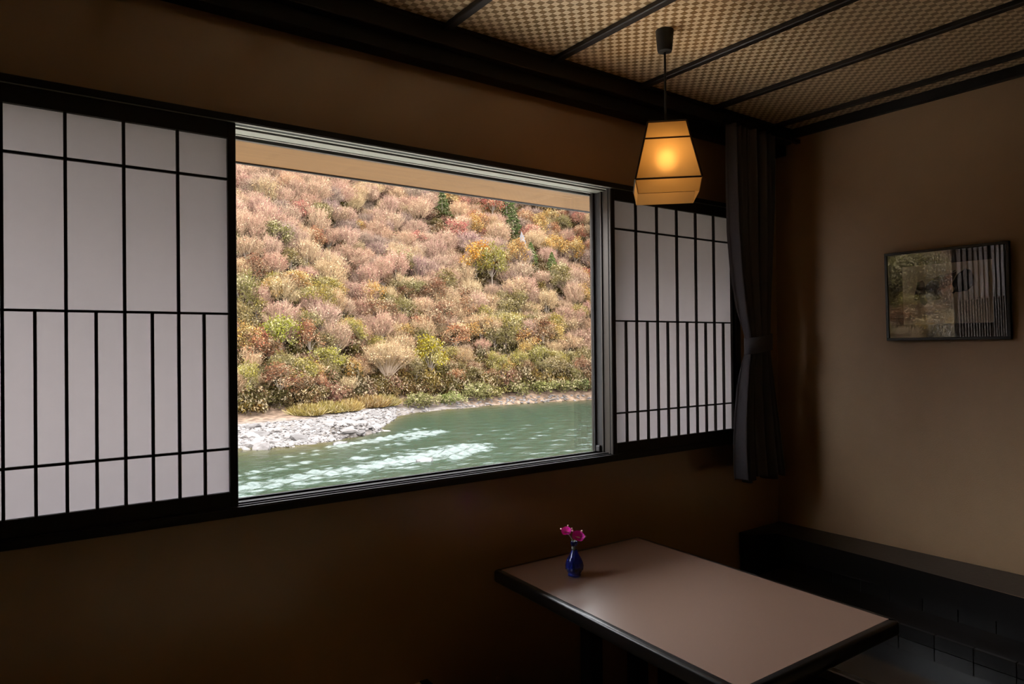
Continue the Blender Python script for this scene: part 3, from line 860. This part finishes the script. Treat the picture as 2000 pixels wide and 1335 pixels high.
def scatter(name, label, points, meshes, m_attr=None, kind='stuff'):
    """points: (x, y, z, index, rot, scale, tint); instanced copies of real objects' meshes as one mass"""
    me = bpy.data.meshes.new(name); me.from_pydata([p[:3] for p in points], [], [])
    for nm, ty, data, key in (('idx', 'INT', [p[3] for p in points], 'value'), ('rot', 'FLOAT_VECTOR', [p[4] for p in points], 'vector'), ('scl', 'FLOAT_VECTOR', [p[5] for p in points], 'vector'), ('tint', 'FLOAT_VECTOR', [p[6] for p in points], 'vector')):
        a = me.attributes.new(nm, ty, 'POINT'); a.data.foreach_set(key, np.array(data, dtype=np.int32 if ty == 'INT' else np.float32).ravel())
    o = link(name, me)
    ng = bpy.data.node_groups.new(name, 'GeometryNodeTree')
    ng.interface.new_socket('Geometry', in_out='INPUT', socket_type='NodeSocketGeometry'); ng.interface.new_socket('Geometry', in_out='OUTPUT', socket_type='NodeSocketGeometry')
    N = ng.nodes; L = ng.links
    gi, go = N.new('NodeGroupInput'), N.new('NodeGroupOutput')
    gti = N.new('GeometryNodeGeometryToInstance')
    src = {}
    for ob in COL.objects:
        if ob.type == 'MESH' and ob.data.name not in src and ob is not o: src[ob.data.name] = ob
    meshes = [q for q in meshes if q.name in src]
    ii = me.attributes['idx']; ii.data.foreach_set('value', np.array([p[3] % len(meshes) for p in points], dtype=np.int32))
    for q in reversed(meshes):
        oi = N.new('GeometryNodeObjectInfo'); oi.inputs['Object'].default_value = src[q.name]
        L.new(oi.outputs['Geometry'], gti.inputs[0])
    ip = N.new('GeometryNodeInstanceOnPoints'); ip.inputs['Pick Instance'].default_value = True

    def na(nm, ty):
        q = N.new('GeometryNodeInputNamedAttribute'); q.data_type = ty; q.inputs['Name'].default_value = nm; return q.outputs['Attribute']
    L.new(gi.outputs[0], ip.inputs['Points']); L.new(gti.outputs[0], ip.inputs['Instance']); L.new(na('idx', 'INT'), ip.inputs['Instance Index'])
    e2r = N.new('FunctionNodeEulerToRotation'); L.new(na('rot', 'FLOAT_VECTOR'), e2r.inputs[0]); L.new(e2r.outputs[0], ip.inputs['Rotation'])
    L.new(na('scl', 'FLOAT_VECTOR'), ip.inputs['Scale']); L.new(ip.outputs[0], go.inputs[0])
    o.modifiers.new(name, 'NODES').node_group = ng
    return tag(o, label, name, kind=kind)


gp = []
for x, y in shore_pts(3800, 8, 26.3, 1.3, .74) + spit_pts(260) + shore_pts(500, 26, 50, 1.0, 1.0):
    s = rng.uniform(.08, .26); gp.append((x, y, float(ground(x, y)) + s * .1, rng.randrange(6), (rng.uniform(-.4, .4), rng.uniform(-.4, .4), rng.uniform(0, 6.3)), (s * 1.2, s, s * .8), (1, 1, 1)))
scatter('gravel', 'pale river gravel and cobbles along the far shore', gp, ROCKS)

BANK = [
    ('green_shrub', 'shrub', 46.2, 86.9, 1.35, (150, 148, 92), 'leftmost low green willow shrub on the sandy bank, right of the yellow grass'),
    ('green_shrub', 'shrub', 48.9, 87.6, 1.15, (154, 148, 92), 'low green willow shrub, second from the yellow grass along the sandy bank'),
    ('green_shrub', 'shrub', 52.6, 87.4, 1.30, (146, 146, 88), 'low green willow shrub in the middle of the sandy bank'),
    ('green_shrub', 'shrub', 57.2, 88.6, 1.75, (150, 152, 90), 'largest rounded green willow shrub on the sandy bank'),
    ('green_shrub', 'shrub', 60.6, 88.9, 1.45, (160, 150, 84), 'yellowish green shrub touching the largest willow shrub on the bank'),
    ('green_shrub', 'shrub', 65.2, 88.6, 1.45, (142, 142, 84), 'dull green shrub behind the driftwood log on the sandy bank'),
    ('green_shrub', 'shrub', 70.4, 87.9, 1.55, (150, 148, 88), 'bright green shrub above the far sandy shore'),
    ('green_shrub', 'shrub', 74.3, 87.0, 1.5, (146, 146, 88), 'green shrub above the far shore, second from the window jamb'),
    ('green_shrub', 'shrub', 77.8, 86.4, 1.5, (136, 136, 84), 'green shrub above the far shore, next to the window jamb'),
    ('yellow_grass', 'grass', 28.2, 80.6, 1.35, (178, 156, 84), 'tuft of yellow grass nearest the left screen, above the gravel bar'),
    ('yellow_grass', 'grass', 31.2, 82.2, 1.45, (184, 160, 84), 'wide tuft of yellow grass in the middle of the bank'),
    ('yellow_grass', 'grass', 34.6, 83.8, 1.45, (186, 152, 88), 'straw yellow tuft of grass right of the middle of the bank'),
    ('yellow_grass', 'grass', 38.4, 86.3, 1.7, (190, 148, 92), 'orange tinged tuft of grass before the green willow shrubs'),
    ('yellow_grass', 'grass', 41.6, 87.2, 1.5, (178, 150, 88), 'dry tuft of grass touching the leftmost willow shrub'),
]
for nm, pk, x, y, s, rgb, lab in BANK:
    plant(nm, pk, x, y, s, rgb, lab, 'shrub' if pk == 'shrub' else 'grass', parts=('leaves', 'stems') if pk == 'shrub' else ('blades', ''))

# undergrowth closing the gaps under the trees
up_ = []
UC = [(92, 84, 50), (120, 100, 62), (142, 112, 74), (150, 124, 66), (104, 92, 48), (160, 124, 96)]
for k_ in range(4200):
    th = math.radians(rng.uniform(6, 56) if k_ < 2600 else rng.uniform(-74, 6)); rb = float(np.interp(th, THB, RB)); d = rng.random() ** 1.4 * 78 + .8; r = rb + d
    x, y = r * math.sin(th), r * math.cos(th); s = rng.uniform(.7, 1.35) * (1.15 if d < 9 else 1)
    up_.append((x, y, float(ground(x, y)) - .1, rng.randrange(3), (0, 0, rng.uniform(0, 6.3)), (s, s, s * rng.uniform(.9, 1.7)), tint_of(UC[rng.randrange(6)], .2)))
scatter('undergrowth', 'brown and olive undergrowth between the trees', up_, [p[0] for p in PROTO['shrub']])

# driftwood, rock face, leaning dead trunk
dl = tag(MB().tube([(-1.3, 0, .05), (-.3, .05, .16), (.9, -.02, .30), (1.4, .1, .55)], [.10, .13, .11, .05], 7).tube([(.2, 0, .15), (.7, -.5, .35)], [.06, .02], 5).tube([(-.6, 0, .1), (-1.0, .4, .45)], [.05, .02], 5)
         .build('driftwood_log', mat('dark_driftwood', (.05, .042, .036), .9, .2), None, (69.6, 86.0, float(ground(69.6, 86.0)) + .05)), 'dark driftwood log stranded on the far sandy shore', 'log')
q = MB(); bmesh.ops.create_icosphere(q.bm, subdivisions=3, radius=1)
for v in q.bm.verts:
    v.co *= 1 + noise.noise(v.co * 2.2) * .35; v.co = Vector((v.co.x * .42, v.co.y * .6, v.co.z * 2.9))
rf_ = q.build('rock_outcrop', mat('pale_rock_face', (.085, .078, .078), .9, .2, noise_scale=1.2, noise_amt=.35, bump=.5, bump_scale=3), None, (85.6, 113.6, float(ground(85.6, 113.6)) + 2.8)); rf_.rotation_euler = (0, -.32, .4)
tag(rf_, 'narrow pale rock face on the hillside below the two dark conifers', 'rock')
lt = tag(empty('dead_tree', (30.1, 84.2, float(ground(30.1, 84.2)))), 'leaning dead grey tree standing over the yellow grass', 'tree')
MB().tube([(0, 0, -.4), (-.15, 0, 1.6), (-.55, .1, 3.2), (-.9, .1, 4.6)], [.12, .10, .08, .04], 6).build('trunk', M['pale_bark'], lt)
for a, b_ in (((-.3, 0, 2.2), (.6, .2, 3.2)), ((-.5, .1, 3.0), (-1.6, .2, 4.1)), ((-.7, .1, 3.8), (-.2, .3, 5.0)), ((-.2, 0, 1.7), (-1.2, -.2, 2.6))):
    MB().tube([a, Vector(a).lerp(Vector(b_), .5) + Vector((0, 0, .12)), b_], [.05, .035, .015], 5).build('branch', M['pale_bark'], lt)


# everything beyond the individual trees: one mass of instanced trees
fp = []
fam = [p[0] for p in PROTO['leafy']] + [p[0] for p in PROTO['bare']]
for x, y, d, kind, s in rest:
    rgb, pk, _ = PAL[kind]
    k = rng.randrange(5) if pk == 'leafy' else 5 + rng.randrange(5)
    fp.append((x, y, float(ground(x, y)), k, (0, 0, rng.uniform(0, 6.28)), (s * rng.uniform(.82, 1.22), s * rng.uniform(.82, 1.22), s * rng.uniform(.85, 1.3)), tint_of(rgb)))
scatter('forest', 'mass of autumn trees covering the rest of the hillside', fp, fam)


# ------------------------------------------------------------------ low shelf along the right wall
sh_ = tag(empty('wall_bench', (3.3, .6, ZF)), 'long black wooden ledge along the right wall behind the table', 'bench')
hz = lambda p: [(x - 3.3, y - .6) for x, y in p]
out = [(3.459, 2.249), (3.088, 2.249), (3.088, 2.20), (3.105, 2.165), (3.228, 2.115), (3.19, 1.55), (3.145, 1.0), (3.02, -.6), (3.459, -.6)]
MB().prism(hz(out), .130 - ZF, .250 - ZF, bevel=.006, seg=2).build('cap', M['lacquer'], sh_)
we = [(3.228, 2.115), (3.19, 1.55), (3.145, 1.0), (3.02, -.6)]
tag(MB().tube([(x - 3.3 + .004, y - .6, .2475 - ZF) for x, y in we], [.0012, .0022, .0032, .0032], 6).build('worn_highlight_edge', mat('rubbed_wood_highlight', (.42, .32, .24), .5, .4, noise_scale=25, noise_amt=.8), sh_), 'pale rubbed front edge with painted highlight')  # scuffed edge, with the highlight along it painted into the same pale strip
for i in range(19):                                   # upright boards under the cap
    y1 = 2.10 - i * .142; y0 = y1 - .1403
    fx = lambda y: 3.145 + (y - 1.0) * .0735 + .022
    MB().prism(hz([(fx(y1), y1), (fx(y0), y0), (fx(y0) + .02, y0), (fx(y1) + .02, y1)]), 0, .130 - ZF, bevel=.002, seg=1).build('upright_board', M['lacquer'], sh_)
fp_ = lambda y: 2.945 + (y - 1.0) * .0735              # low plinth in front of the boards
for i in range(19):
    y1 = 2.10 - i * .142; y0 = y1 - .1403
    MB().prism(hz([(fp_(y1), y1), (fp_(y0), y0), (fp_(y0) + .02, y0), (fp_(y1) + .02, y1)]), 0, .052, bevel=.0015, seg=1).build('plinth_board', M['lacquer'], sh_)
MB().prism(hz([(fp_(2.1) + .02, 2.1), (fp_(-.597) + .02, -.597), (fx(-.597) - .001, -.597), (fx(2.1) - .001, 2.1)]), .03, .051).build('plinth_top', M['black_wood'], sh_)
MB().prism(hz([(3.10, 2.249), (3.10, 2.19), (3.118, 2.172), (3.24, 2.118), (3.26, 2.118), (3.26, 2.249)]), 0, .130 - ZF).build('corner_block', M['lacquer'], sh_)

# ------------------------------------------------------------------ table over the foot well
TZ = .405
A_, B_, C_ = Vector((1.455, 2.140)), Vector((2.209, 2.128)), Vector((2.158, 1.004))
D_ = A_ + (C_ - B_)
tb = tag(empty('low_table', (1.83, 1.57, -.38)), 'beige topped low table with black rim standing over the foot well', 'table')
lp = lambda p, k=0.: None
cen = (A_ + B_ + C_ + D_) / 4


def inset(pts, k):
    n = len(pts); res = []
    for i in range(n):
        p0, p1, p2 = pts[i - 1], pts[i], pts[(i + 1) % n]
        e1 = (p1 - p0).normalized(); e2 = (p2 - p1).normalized()
        n1 = Vector((-e1.y, e1.x)); n2 = Vector((-e2.y, e2.x))
        if (cen - p1).dot(n1) < 0: n1 = -n1
        if (cen - p1).dot(n2) < 0: n2 = -n2
        res.append(p1 + (n1 + n2) * k / (1 + n1.dot(n2)))
    return res


corners = [A_, D_, C_, B_]
lc = lambda pts: [(p.x - 1.83, p.y - 1.57) for p in pts]
t0 = -.38
inn = inset(corners, .030)
RT = .046
for i in range(4):                                     # rounded black rim, one rail per side
    a, b2, c, d2 = corners[i], corners[(i + 1) % 4], inn[(i + 1) % 4], inn[i]
    MB().prism(lc([a, b2, c, d2]), TZ - RT - t0, TZ - t0, bevel=.0085, seg=5).build('rim_rail', M['lacquer'], tb, smooth=True)
MB().prism(lc(inset(corners, .022)), TZ - .03 - t0, TZ + .0005 - t0).build('tabletop', M['laminate'], tb)
ap = inset(corners, .12); ap2 = inset(corners, .145)
for i in range(4):
    MB().prism(lc([ap[i], ap[(i + 1) % 4], ap2[(i + 1) % 4], ap2[i]]), TZ - .085 - t0, TZ - .032 - t0).build('apron', M['black_wood'], tb)
for p in inset(corners, .26):
    x = min(max(p.x, PX0 + .06), PX1 - .06)
    MB().box(x - 1.83 - .03, x - 1.83 + .03, p.y - 1.57 - .03, p.y - 1.57 + .03, 0, TZ - .035 - t0, bevel=.004).build('leg', M['black_wood'], tb)

# ------------------------------------------------------------------ blue vase and its blossoms
vx, vy = 1.647, 1.901
va = tag(empty('bud_vase', (vx, vy, TZ + .001)), 'small cobalt blue cut glass bud vase on the table', 'vase')
fac = lambda i, z: 1 - (.045 if (i % 4 == 0 and .012 < z < .052) else 0)
MB().lathe([(.0205, 0), (.0235, .002), (.0235, .006), (.0215, .010), (.0275, .017), (.0325, .028), (.0335, .038), (.031, .050), (.025, .063), (.0175, .076), (.0125, .086), (.0098, .094)], 48, radf=fac).build('body', M['cobalt'], va, smooth=True)
MB().lathe([(.0097, .094), (.0092, .101), (.0098, .109)], 24).build('neck', M['clear_glass'], va, smooth=True)
MB().lathe([(.0099, .109), (.0125, .114), (.0142, .120), (.0135, .122), (.0115, .1215)], 24).build('lip', M['cobalt'], va, smooth=True)
for k in range(12):                                    # ground lens cuts round the belly
    a0 = 2 * math.pi * k / 12
    q = MB(); q.sphere((0, 0, 0), .0052, 10, 6, (.28, 1, 1))
    me_ = q.mesh('lens_cut', M['clear_glass'], True); o_ = link('lens_cut', me_, va, (.0320 * math.cos(a0), .0320 * math.sin(a0), .0285)); o_.rotation_euler.z = a0


def petal_mesh(name, L_, W_, m, cup=.35):
    q = MB(); n = 7; rows_ = []
    for i in range(n):
        t = i / (n - 1); w_ = W_ * math.sin(math.pi * min(1, t * .86 + .10)) ** .8
        zc = cup * L_ * t * t
        rows_.append([q.bm.verts.new((L_ * t, w_ * s_, zc + abs(s_) * w_ * .35)) for s_ in (-1, -.5, 0, .5, 1)])
    for i in range(n - 1):
        for j in range(4): q.bm.faces.new((rows_[i][j], rows_[i + 1][j], rows_[i + 1][j + 1], rows_[i][j + 1]))
    return q.mesh(name, m, True)


def blossom(tip, face, roll, sc, label):
    base = Vector((vx, vy, TZ + .03)); tip = Vector(tip)
    r = tag(empty('orchid_blossom', base), label, 'flower', None)
    v = tip - base
    MB().tube([(0, 0, 0), (0, 0, .085), Vector((v.x * .35, v.y * .35, .105)), v * .985], [.0022, .0022, .0019, .0016], 6).build('stem', M['stem'], r, smooth=True)
    Q = Vector(face).to_track_quat('Z', 'Y').to_matrix() @ Matrix.Rotation(roll, 3, 'Z')
    wide = petal_mesh('petal', .0175 * sc, .0105 * sc, M['petal'], .3); thin = petal_mesh('petal', .0165 * sc, .0060 * sc, M['petal'], .5)
    for k, (ang, me_) in enumerate([(20, wide), (160, wide), (90, thin), (215, thin), (325, thin)]):
        o_ = link('petal', me_, r, v); o_.rotation_euler = (Q @ Matrix.Rotation(math.radians(ang), 3, 'Z') @ Matrix.Rotation(math.radians(-22), 3, 'Y')).to_euler()
    lipm = petal_mesh('lip', .013 * sc, .0068 * sc, M['petal_pale'], 1.1)
    o_ = link('lip', lipm, r, v + Q @ Vector((0, 0, .001))); o_.rotation_euler = (Q @ Matrix.Rotation(math.radians(270), 3, 'Z') @ Matrix.Rotation(math.radians(-35), 3, 'Y')).to_euler()
    tag(o_, 'pale peach lip')
    q = MB()
    for k, (ang, rr) in enumerate(((70, .0155), (150, .017), (20, .0165))):
        c = Q @ Vector((rr * sc * math.cos(math.radians(ang)), rr * sc * math.sin(math.radians(ang)), .008))
        q.sphere(v + c, .0022 * sc, 8, 6)
    tag(q.build('bud_tip', M['petal_pale'], r, smooth=True), 'pale petal tips')


# (towards the lens is about -x, -y)
_bl = lambda px_, z_: (vx + _r.x * px_, vy + _r.y * px_, z_)
blossom(_bl(-.0245, .565), (-.75, -.5, .35), .2, 1.35, 'magenta orchid blossom with pale lip, the higher of two in the blue vase')
blossom(_bl(.0125, .545), (-.45, -.75, .40), -.35, 1.65, 'magenta orchid blossom leaning right over the rim of the blue vase')

# ------------------------------------------------------------------ pendant lamp
LX, LY = 1.962, 1.724
la = tag(empty('pendant_lamp', (LX, LY, ZC)), 'glowing square paper pendant lamp hanging on a black cord', 'lamp')
la.rotation_euler.z = -math.atan2(LX, LY) + math.radians(4)       # one face looks into the room
MB().lathe([(.033, 0), (.0335, -.004), (.0275, -.070), (.0255, -.078), (.012, -.081)], 32).build('ceiling_rose', M['cord'], la, smooth=True)
MB().tube([(0, 0, -.080), (0, 0, -.2), (0, 0, -.42)], .0042, 10).build('cord', M['cord'], la, smooth=True)
LV = [(.0685, 2.043), (.0815, 1.980), (.1155, 1.828), (.1065, 1.779)]
cr = [(-1, -1), (1, -1), (1, 1), (-1, 1)]
P_ = lambda j, k: Vector((cr[k % 4][0] * LV[j][0], cr[k % 4][1] * LV[j][0], LV[j][1] - ZC))
for j in range(3):
    for k in range(4):
        MB().quad(P_(j, k), P_(j, k + 1), P_(j + 1, k + 1), P_(j + 1, k)).build('shade_panel', M['shade_paper'], la)
for j in range(4):
    for k in range(4):
        if j == 3: continue
        MB().bar(P_(j, k), P_(j, k + 1), .0034).build('frame_bar', M['shade_frame'], la)
for k in range(4):
    MB().tube([P_(0, k), P_(1, k), P_(2, k)], .0036, 6).build('frame_post', M['shade_frame'], la)
    MB().tube([P_(2, k), P_(3, k)], .0016, 6).build('corner_seam', M['shade_paper'], la)
for s_ in (-1, 1):
    MB().bar((s_ * .069, 0, 2.043 - ZC), (0, 0, 2.043 - ZC), .003).build('cross_arm', M['shade_frame'], la)
MB().lathe([(.017, -.42), (.017, -.445), (.014, -.452)], 16).build('socket', M['cord'], la, smooth=True)
MB().sphere((0, 0, -.487), .034, 20, 14, (1, 1, 1.1)).build('bulb', M['bulb'], la, smooth=True)

# ------------------------------------------------------------------ tied back curtain
cu = tag(empty('tied_curtain', (3.05, 2.10, .55)), 'dark slate curtain gathered by a tieback in the window corner', 'curtain')


def curtain_rows():
    # z, left x, right x, fold depth
    key = [(2.318, 2.838, 3.225, .030), (2.15, 2.838, 3.222, .032), (1.95, 2.840, 3.215, .034), (1.79, 2.846, 3.205, .036), (1.60, 2.868, 3.190, .036), (1.42, 2.905, 3.172, .032), (1.285, 2.938, 3.150, .024),
           (1.235, 2.943, 3.140, .020), (1.19, 2.938, 3.150, .024), (1.05, 2.912, 3.185, .034), (.90, 2.890, 3.215, .040), (.75, 2.878, 3.245, .044), (.62, 2.882, 3.268, .046), (.558, 2.888, 3.278, .046)]
    return key


def curtain_cloth():
    key = curtain_rows(); zs = np.array([k[0] for k in key])[::-1]
    nz, nx = 90, 220
    q = MB(); grid_ = []
    for i in range(nz + 1):
        z = 2.318 + (.558 - 2.318) * i / nz
        xl, xr, dp = [float(np.interp(z, zs, np.array([k[c] for k in key])[::-1])) for c in (1, 2, 3)]
        pinch = math.exp(-((z - 1.24) / .12) ** 2)
        row_ = []
        for j in range(nx + 1):
            t = j / nx
            ph = 2 * math.pi * (5.6 * t + .22 * math.sin(5.1 * t + .6) + .05 * math.sin(z * 3))
            y = 2.10 + .72 * dp * math.sin(ph) * (.7 + .3 * math.sin(9 * t + 2)) + .012 * math.sin(2.3 * ph + 1) * (1 - pinch) - .02 * pinch
            hem = .012 * math.sin(ph * .5) if i == nz else 0
            row_.append(q.bm.verts.new((xl + (xr - xl) * t + .006 * math.cos(ph) - 3.05, y - 2.10, z + hem - .55)))
        grid_.append(row_)
    for i in range(nz):
        for j in range(nx): q.bm.faces.new((grid_[i][j], grid_[i][j + 1], grid_[i + 1][j + 1], grid_[i + 1][j]))
    return q.build('cloth', M['curtain'], cu, smooth=True)


cl = curtain_cloth()
so = cl.modifiers.new('thick', 'SOLIDIFY'); so.thickness = .002
q = MB(); n = 40; ra = []
for i in range(n):
    a0 = 2 * math.pi * i / n; x = -.012 + .105 * math.cos(a0); y = -.02 + .040 * math.sin(a0)
    dz = .012 * math.cos(a0)
    ra.append([q.bm.verts.new((x, y, .648 + dz)), q.bm.verts.new((x * 1.0, y, .728 + dz))])
for i in range(n): q.bm.faces.new((ra[i][0], ra[(i + 1) % n][0], ra[(i + 1) % n][1], ra[i][1]))
tbk = q.build('tieback', M['curtain'], cu, smooth=True)
so = tbk.modifiers.new('thick', 'SOLIDIFY'); so.thickness = .003
box_obj('curtain_rail', M['black_wood'], cu, -.235, .40, -.010, .012, 1.766, 1.785)
for xk in (-.15, .32): box_obj('rail_bracket', M['black_wood'], cu, xk - .01, xk + .01, -.006, .05, 1.772, 1.79)

# ------------------------------------------------------------------ framed ink print on the right wall
pf = tag(empty('framed_print', (XR - .021, 1.38, 1.456)), 'black framed ink print under glass on the right wall', 'picture')
pf.rotation_euler = (0, math.radians(-2.2), math.radians(2.0))       # hangs leaning forward, a little askew
Y0, Y1, Z0, Z1 = 1.127, 1.633, 1.247, 1.665
FX = -.026; fw = .0125
py_ = lambda y: y - 1.38
pz_ = lambda z: z - 1.456
box_obj('frame_rail', M['frame_black'], pf, FX, -.001, py_(Y0), py_(Y1), pz_(Z1 - fw), pz_(Z1), bevel=.0015)
box_obj('frame_rail', M['frame_black'], pf, FX, -.001, py_(Y0), py_(Y1), pz_(Z0), pz_(Z0 + fw), bevel=.0015)
box_obj('frame_rail', M['frame_black'], pf, FX, -.001, py_(Y0), py_(Y0 + fw), pz_(Z0 + fw), pz_(Z1 - fw), bevel=.0015)
box_obj('frame_rail', M['frame_black'], pf, FX, -.001, py_(Y1 - fw), py_(Y1), pz_(Z0 + fw), pz_(Z1 - fw), bevel=.0015)
box_obj('mount', M['mount'], pf, -.014, -.004, py_(Y0 + fw), py_(Y1 - fw), pz_(Z0 + fw), pz_(Z1 - fw))
ay0, ay1, az0, az1 = 1.191, 1.557, 1.3215, 1.5945
box_obj('art_paper', M['paper_art'], pf, -.0152, -.014, py_(ay0), py_(ay1), pz_(az0), pz_(az1))


def art_pt(cx_, cy_):
    # drawing measured on the sheet: u to the right, v downwards
    u = (cx_ - (425 + (cy_ - 420) * .0174)) / 893.0
    top = 420 - 75 * u; bot = 995 - 20 * u
    v = (cy_ - top) / (bot - top)
    return (py_(ay1 - u * (ay1 - ay0)), pz_(az1 - v * (az1 - az0)))


def ink(name, pts, m, lift, label=None):
    q = MB(); vs_ = [art_pt(*p) for p in pts]
    q.prism([(y, z) for y, z in vs_], 0, .00025, xf=Matrix(((0, 0, -1, -.0152 - lift), (1, 0, 0, 0), (0, 1, 0, 0), (0, 0, 0, 1))))
    o_ = q.build(name, m, pf)
    bm_ = bmesh.new(); bm_.from_mesh(o_.data); bmesh.ops.triangulate(bm_, faces=bm_.faces); bm_.to_mesh(o_.data); bm_.free()
    if label: tag(o_, label)
    return o_


ink('ink_drawing', [(665, 640), (672, 612), (700, 575), (745, 540), (800, 512), (850, 500), (905, 490), (950, 478), (985, 463), (975, 500), (955, 540), (925, 592), (870, 630), (810, 660), (800, 685), (735, 690), (690, 682)], M['ink_grey'], 0, 'grey hatched body of the ink drawing')
ink('ink_drawing', [(932, 590), (960, 545), (985, 500), (1020, 470), (1055, 448), (1068, 432), (1082, 445), (1110, 448), (1130, 475), (1147, 512), (1140, 560), (1132, 605), (1105, 640), (1075, 662), (1045, 660), (1010, 674), (975, 668), (942, 692), (930, 680), (960, 655), (965, 630), (945, 612)], M['ink'], .0003, 'dark round end of the ink drawing')
ink('ink_drawing', [(585, 572), (612, 562), (640, 553), (662, 585), (668, 640), (672, 690), (650, 715), (668, 755), (690, 772), (662, 806), (640, 795), (615, 765), (605, 720), (597, 690), (590, 745), (572, 755), (548, 745), (556, 690), (572, 640), (583, 610)], M['ink_grey'], .0003, 'split tail of the ink drawing')
ink('ink_drawing', [(665, 690), (720, 676), (790, 680), (815, 705), (832, 732), (800, 748), (765, 758), (715, 765), (690, 752), (676, 722)], M['ink_grey'], .0006)
rs_ = random.Random(3)
for k in range(26):                                    # short hatching strokes
    x = rs_.uniform(690, 960); yb_ = 690 - (x - 690) * .55; y = yb_ - rs_.uniform(0, 95); L_ = rs_.uniform(14, 34)
    ink('ink_stroke', [(x, y), (x + L_, y - L_ * .45), (x + L_, y - L_ * .45 + 4), (x + 2, y + 5)], M['ink'], .0009)
for k in range(5):
    x = 560 + k * 9
    ink('ink_stroke', [(x, 745), (x + 22, 600), (x + 26, 602), (x + 5, 748)], M['ink'], .0009)
ink('red_seal', [(512 + 13 * math.cos(a), 915 + 15 * math.sin(a)) for a in [k * math.pi / 6 for k in range(12)]], M['seal'], .0001, 'small reddish seal mark')
box_obj('glass', M['picture_glass'], pf, -.022, -.020, py_(Y0 + fw), py_(Y1 - fw), pz_(Z0 + fw), pz_(Z1 - fw))
